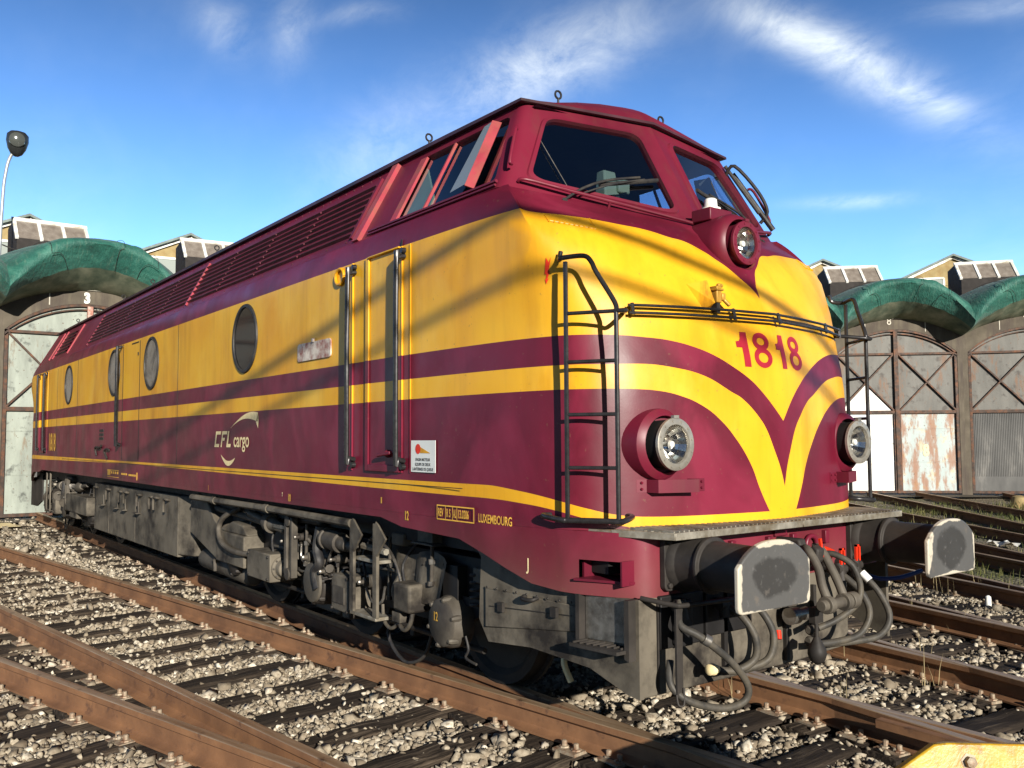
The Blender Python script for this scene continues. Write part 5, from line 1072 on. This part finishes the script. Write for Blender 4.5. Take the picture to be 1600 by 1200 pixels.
# skylight lantern: white frame with three sloping panes on a dark upstand
r0, r1, zb, zt = 35.6, 36.35, 7.30, 7.96; s0, s1 = -1.40, .42
def q(s, t, o=0): return bp(r0+(r1-r0)*t-o*.6, s, zb+(zt-zb)*t+o*.8)
def sky_f(b):
    n = 3; w = .085
    for k in range(n+1):
        c = s0+(s1-s0)*k/n; b.add([q(s, t, o) for o in (-.03, .035) for s, t in ((c-w/2,-.02),(c+w/2,-.02),(c+w/2,1.03),(c-w/2,1.03))], [(0,1,2,3),(4,5,6,7),(0,1,5,4),(1,2,6,5),(2,3,7,6),(3,0,4,7)])
    b.add([q(s, t, o) for o in (-.03, .04) for s, t in ((s0-.06,.93),(s1+.06,.93),(s1+.06,1.06),(s0-.06,1.06))], [(0,1,2,3),(4,5,6,7),(0,1,5,4),(1,2,6,5),(2,3,7,6),(3,0,4,7)])
SKF = mk(sky_f, 'skylight_frame', 'white')
SKG = mk(lambda b: b.add([q(s0,0), q(s1,0), q(s1,1), q(s0,1)], [(0,1,2,3)]), 'pane', 'skyglass')
def sky_b(b):
    for s in (s0, s1): b.add([bp(r0, s, zb), bp(r1, s, zt), bp(r1+1.2, s, zt-.05), bp(r1+1.2, s, 6.6), bp(r0, s, 6.6)], [(0,1,2,3,4)])
    b.add([bp(r0, s0, 6.6), bp(r0, s1, 6.6), bp(r0, s1, zb), bp(r0, s0, zb)], [(0,1,2,3)]); b.add([bp(r1, s0, zt), bp(r1, s1, zt), bp(r1+1.2, s1, zt-.05), bp(r1+1.2, s0, zt-.05)], [(0,1,2,3)])
SKB = mk(sky_b, 'skylight_base', 'dim')
# gabled clerestory behind
g0, zr, ze, hw = 41.0, 9.12, 8.12, 2.25
def gab(b): b.add([bp(g0, -hw+.15, 6.6), bp(g0, hw-.15, 6.6), bp(g0, hw-.15, ze), bp(g0, 0, zr-.05), bp(g0, -hw+.15, ze)], [(0,1,2,3,4)]); b.add([bp(r, s, z) for s in (-hw+.15,) for r, z in ((g0,6.6),(g0+6,6.6),(g0+6,ze),(g0,ze))], [(0,1,2,3)]); b.add([bp(r, hw-.15, z) for r, z in ((g0,6.6),(g0+6,6.6),(g0+6,ze),(g0,ze))], [(0,1,2,3)])
GAB = mk(gab, 'gable_wall', 'gable')
def gro(b):
    for sg in (-1, 1): b.add([bp(r, s, z) for d in (0, .09) for r, s, z in ((g0-.25, 0, zr+d), (g0+6, 0, zr+d), (g0+6, sg*hw, ze-.02+d), (g0-.25, sg*hw, ze-.02+d))], [(0,1,2,3),(4,5,6,7),(0,1,5,4),(1,2,6,5),(2,3,7,6),(3,0,4,7)])
GRO = mk(gro, 'gable_roof', 'gableroof')
def gfr(b):
    for sg in (-1, 1): gbar(b, (0, zr-.05), (sg*(hw-.1), ze-.05), .10, g0-.10, g0-.02)
    for s in (-1.35, -.35): gbox(b, s-.04, s+.04, 7.6, 8.25, g0-.05, g0-.005)
    gbox(b, -1.35, -.35, 8.20, 8.28, g0-.06, g0-.006)
GFR = mk(gfr, 'gable_trim', 'white')
GWI = mk(lambda b: gbox(b, -1.33, -.37, 7.6, 8.20, g0-.03, g0-.004), 'gable_window', 'bowl')

def add(mesh, th, mat=None, parent=shed):
    me, bv = mesh
    if mat: me = me.copy(); me.materials.clear(); me.materials.append(M[mat])
    o = link(me.name.split('.')[0], me, None, parent, bv); return place(o, th) if parent is shed else o
GATES = {0: ('gate_pale','gate_pale','gate_pale'), 6: ('gate_grey','gate_white','gate_rust')}
def rope(i):
    b = MB(); b.tube([bp(eave(s_, v)[0]-.05, s_*eave(s_, v)[0]/RW, eave(s_, v)[1]+.035) for s_, v in ((-1.25+.86*i, 9), (-1.25+.86*i, 8), (-1.22+.85*i, 7), (-1.21+.85*i, 6), (-1.2+.85*i, 5))], .006, 5, 3); b.tube([bp(eave(s_, v)[0]-.05, s_*eave(s_, v)[0]/RW, eave(s_, v)[1]-.02) for s_, v in ((-1.2+.85*i, 5), (-1.0+.7*i, 4), (-.85+.6*i, 3), (-.75+.55*i, 2))], .006, 5, 3)
    o = b.build('net_rope', M['black'], None); me = o.data; bpy.data.objects.remove(o); return me, 0
ROPES = [rope(0), rope(2), rope(3)]
for k in range(-2, 10):
    th = R(.7 + PITCH*k)
    for rp in ROPES: add(rp, th)
    for me in (WALL, FLASH, SOF, NET, ROOF, SKB): add(me, th)
    tg = th - R(.6)
    for me in (GAB, GRO): add(me, tg)
    sf = add(SKF, th); add(SKG, th, parent=sf); gw = add(GFR, tg); add(GWI, tg, parent=gw)
    up, ll, lr = GATES.get(k, ('gate_grey','gate_grey','gate_pale' if k % 3 == 1 else 'gate_grey'))
    gt = add(FRAME, th); gt.name = 'gate'; add(FPOST, th, 'pinkbar' if k == 0 else None, gt); add(FAN, th, up, gt)
    for s in (-1, 1):
        add(UP[s], th, up, gt)
        if k == 7: add(LC[s], th, None, gt)
        else: add(LO[s], th, ll if s < 0 else lr, gt)
    if k == 6:
        add(TRI, th, None, gt); text('gate_number', '8', .50, M['cream'], gt, lambda u, v: bp(RG-.014, .78+u, 1.10+v), .75, .02)
    if k == 0: o = text('bay_number', '3', .36, M['white'], shed, lambda u, v: bp(RW-.012, -.16+u, 5.27+v), .85, .02); place(o, th)
    if k == 6: o = text('bay_number', '8', .36, M['wallrust'], shed, lambda u, v: bp(RW-.012, -.26+u, 5.40+v), .85, .0); place(o, th)
    if k == 7: o = text('bay_number', '9', .36, M['wallrust'], shed, lambda u, v: bp(RW-.012, -.26+u, 5.40+v), .85, .0); place(o, th)
b = MB(); b.grid([[(CX-r*cos(a), r*sin(a), -.165) for a in [R(-20+100*k/60) for k in range(61)]] for r in (31.9, 33.1)]); kind(b.build('concrete_apron', M['wall'], None), 'structure')

# yard lamp behind the eaves at far left
lp = thing('yard_lamp', 'tall galvanised yard lamp with a black oval head at far left', 'lamp post', (-23.99,-1.45,0))
b = MB(); b.tube([(0,0,0),(.01,.01,5.5),(.05,.06,8.2),(.09,.11,8.9),(.13,.17,9.25),(.2,.26,9.48)], .042, 10); b.build('pole', M['post'], lp)
hd = Vector((.28,.33,9.72)); b = MB(); b.lathe(hd+Vector((-.10,-.0,-.36)), (.12,.03,1), [(0,.05),(.06,.14),(.20,.22),(.40,.27),(.58,.26),(.66,.18),(.69,.05)], 20); hm = b.build('lamp_head', M['lampblack'], lp)
b = MB(); b.lathe(hd+Vector((.14,-.02,.03)), (1,-.15,-.1), [(0,.20),(.06,.19),(.09,.12),(.10,.02)], 16); b.build('lamp_glass', M['lampglass'], hm)
cb = MB(); cb.tube([(-23.9,-1.37,6.95),(-23.2,-.6,6.55),(-22.0,.4,6.2)], .018, 6); tag(cb.build('overhead_cable', M['black'], None), 'thin dark cable sagging from the lamp pole to the eaves at far left', 'cable')
CLOUDS = [((-0.692, 0.596, 0.408), (0.745, 0.587, 0.317), 0.095, 0.035, 0.9), ((-0.473, 0.796, 0.376), (0.6, 0.572, -0.559), 0.109, 0.022, 1.0), ((-0.521, 0.748, 0.411), (0.63, 0.637, -0.445), 0.066, 0.018, 0.7), ((-0.862, 0.291, 0.415), (0.078, -0.745, 0.663), 0.029, 0.022, 0.55), ((-0.836, 0.352, 0.422), (0.462, 0.011, 0.887), 0.036, 0.018, 0.4), ((-0.799, 0.409, 0.441), (0.532, 0.831, 0.162), 0.044, 0.01, 0.4), ((-0.739, 0.554, 0.382), (-0.662, -0.563, -0.495), 0.051, 0.029, 0.5), ((-0.368, 0.839, 0.401), (0.885, 0.44, -0.149), 0.058, 0.01, 0.4), ((-0.504, 0.828, 0.245), (0.856, 0.514, -0.052), 0.051, 0.007, 0.45), ((-0.829, 0.456, 0.324), (0.569, 0.589, 0.574), 0.088, 0.044, 0.3), ((-0.426, 0.841, 0.333), (0.759, 0.528, -0.381), 0.029, 0.01, 0.6)]
CLROT = (0, 0, .95)
# ------------------------------------------------------------------ sky, sun, camera
SUN = Vector((-.94,.295,-.295)).normalized()          # direction in which the sunlight travels
el = math.asin(-SUN.z); rot = math.atan2(-SUN.x, -SUN.y)
wd = bpy.data.worlds.new('World'); scene.world = wd; wd.use_nodes = True; nt = wd.node_tree; nt.nodes.clear()
N = lambda t: nt.nodes.new('ShaderNode'+t); L = nt.links.new
sky = N('TexSky'); sky.sky_type = 'NISHITA'; sky.sun_disc = False; sky.sun_elevation = el; sky.sun_rotation = rot; sky.altitude = 200; sky.air_density = 1.0; sky.dust_density = .4; sky.ozone_density = 2.5
tc = N('TexCoord'); nv = N('Vector' 'Math'); nv.operation = 'NORMALIZE'; L(tc.outputs['Generated'], nv.inputs[0])
def m(op, a, b=0., c=0., clamp=False):
    x = N('Math'); x.operation = op; x.use_clamp = clamp
    for i, v in enumerate((a, b, c)):
        if isinstance(v, bpy.types.NodeSocket): L(v, x.inputs[i])
        else: x.inputs[i].default_value = v
    return x.outputs[0]
def dot(v):
    x = N('VectorMath'); x.operation = 'DOT_PRODUCT'; L(nv.outputs[0], x.inputs[0]); x.inputs[1].default_value = v; return x.outputs['Value']
def noise(vec, s, d, r, dist=0.):
    x = N('TexNoise'); L(vec, x.inputs['Vector']); x.inputs['Scale'].default_value = s; x.inputs['Detail'].default_value = d; x.inputs['Roughness'].default_value = r; x.inputs['Distortion'].default_value = dist; return x.outputs['Fac']
def blob(c, along, la, lb):
    """an elongated soft patch of sky round direction c, stretched along the given direction"""
    c = Vector(c).normalized(); a = (Vector(along)-c*Vector(along).dot(c)).normalized(); b_ = c.cross(a); u = m('DIVIDE', dot(a), la); v = m('DIVIDE', dot(b_), lb)
    d = m('ADD', m('MULTIPLY', u, u), m('MULTIPLY', v, v)); return m('MULTIPLY', m('POWER', 2.718, m('MULTIPLY', d, -1.)), m('GREATER_THAN', dot(c), .3))
mp = N('Mapping'); L(nv.outputs[0], mp.inputs['Vector']); mp.inputs['Rotation'].default_value = CLROT; mp.inputs['Scale'].default_value = (1, 2.6, 3.2)
wisp = noise(mp.outputs[0], 5.5, 9, .66, .35); big = noise(nv.outputs[0], 2.4, 5, .6)
tot = None
for c, al, la, lb, wt in CLOUDS:
    bl = m('MULTIPLY', blob(c, al, la, lb), wt); tot = bl if tot is None else m('ADD', tot, bl)
base = m('MULTIPLY', m('SUBTRACT', big, .47, clamp=True), .55)
dens = m('MULTIPLY', m('ADD', tot, base), m('MULTIPLY', m('SUBTRACT', wisp, .30, clamp=True), 2.6), clamp=True)
bg = N('Background'); tint = N('Mix'); tint.data_type = 'RGBA'; tint.blend_type = 'MULTIPLY'; tint.inputs[0].default_value = 1; L(sky.outputs[0], tint.inputs[6]); tint.inputs[7].default_value = (.68,.95,1.32,1)
mx = N('Mix'); mx.data_type = 'RGBA'; L(dens, mx.inputs[0]); L(tint.outputs[2], mx.inputs[6]); mx.inputs[7].default_value = (7.2,8.0,8.9,1); 
el_ = N('SeparateXYZ'); L(nv.outputs[0], el_.inputs[0]); fall = m('SUBTRACT', 1.2, m('MULTIPLY', m('SUBTRACT', el_.outputs[2], .17, clamp=True), 2.35)); fall = m('MAXIMUM', fall, .17); fall = m('MULTIPLY', fall, m('SUBTRACT', 1., m('MULTIPLY', m('ADD', m('MULTIPLY', dot((.945,-.30,0)), 1.3), .15, clamp=True), .78)))
sc_ = N('VectorMath'); sc_.operation = 'SCALE'; L(mx.outputs[2], sc_.inputs[0]); L(fall, sc_.inputs['Scale']); L(sc_.outputs[0], bg.inputs[0]); bg.inputs[1].default_value = .125
wo = N('OutputWorld'); L(bg.outputs[0], wo.inputs[0])
sl = bpy.data.lights.new('sun', 'SUN'); sl.energy = 5.0; sl.angle = R(.5); sl.color = (1, .94, .84); so = bpy.data.objects.new('sun', sl); COL.objects.link(so); so.rotation_euler = SUN.to_track_quat('-Z', 'Y').to_euler(); so.location = (20,-10,12)
cam = bpy.data.cameras.new('camera'); co_ = bpy.data.objects.new('camera', cam); COL.objects.link(co_); scene.camera = co_
cam.sensor_width = 36; cam.lens = 1371.3/1600*36; cam.clip_end = 1000; cam.clip_start = .05
yaw, pit, rol = R(37.18982566), R(3.56513524), R(-.31439023)
f = Vector((-cos(yaw)*cos(pit), sin(yaw)*cos(pit), sin(pit))); r = f.cross(Vector((0,0,1))).normalized(); u = r.cross(f)
r2 = r*cos(rol)+u*sin(rol); u2 = -r*sin(rol)+u*cos(rol)
co_.matrix_world = Matrix(((r2.x,u2.x,-f.x,2.6793),(r2.y,u2.y,-f.y,-4.5288),(r2.z,u2.z,-f.z,1.7204),(0,0,0,1)))
scene.view_settings.view_transform = 'Standard'; scene.view_settings.look = 'None'; scene.view_settings.exposure = 0.62; scene.view_settings.gamma = 1
scene.render.resolution_x = 1024; scene.render.resolution_y = 768
scene.render.engine = 'CYCLES'; scene.cycles.max_bounces = 6; scene.cycles.transparent_max_bounces = 12; scene.cycles.caustics_reflective = False; scene.cycles.caustics_refractive = False

# two thick overhead cables behind the viewer: their soft shadows cross the yellow side and nose
hd_ = Vector((.9,.44,0)).normalized()
for P_, z_, r_ in ((Vector((-1.7,-1.42,3.02)), 6.6, .044), (Vector((-1.6,-1.41,2.63)), 6.3, .034)):
    q_ = P_ - SUN*((z_-P_.z)/(-SUN.z)); b = MB(); b.tube([q_ - hd_*9, q_, q_ + hd_*14], r_, 8, 1); o = b.build('overhead_cable', M['black'], None)
    tag(o, 'thick overhead cable behind the viewer, shadow slanting across the %s' % ('upper nose' if r_ == .044 else 'nose ladder'), 'cable')
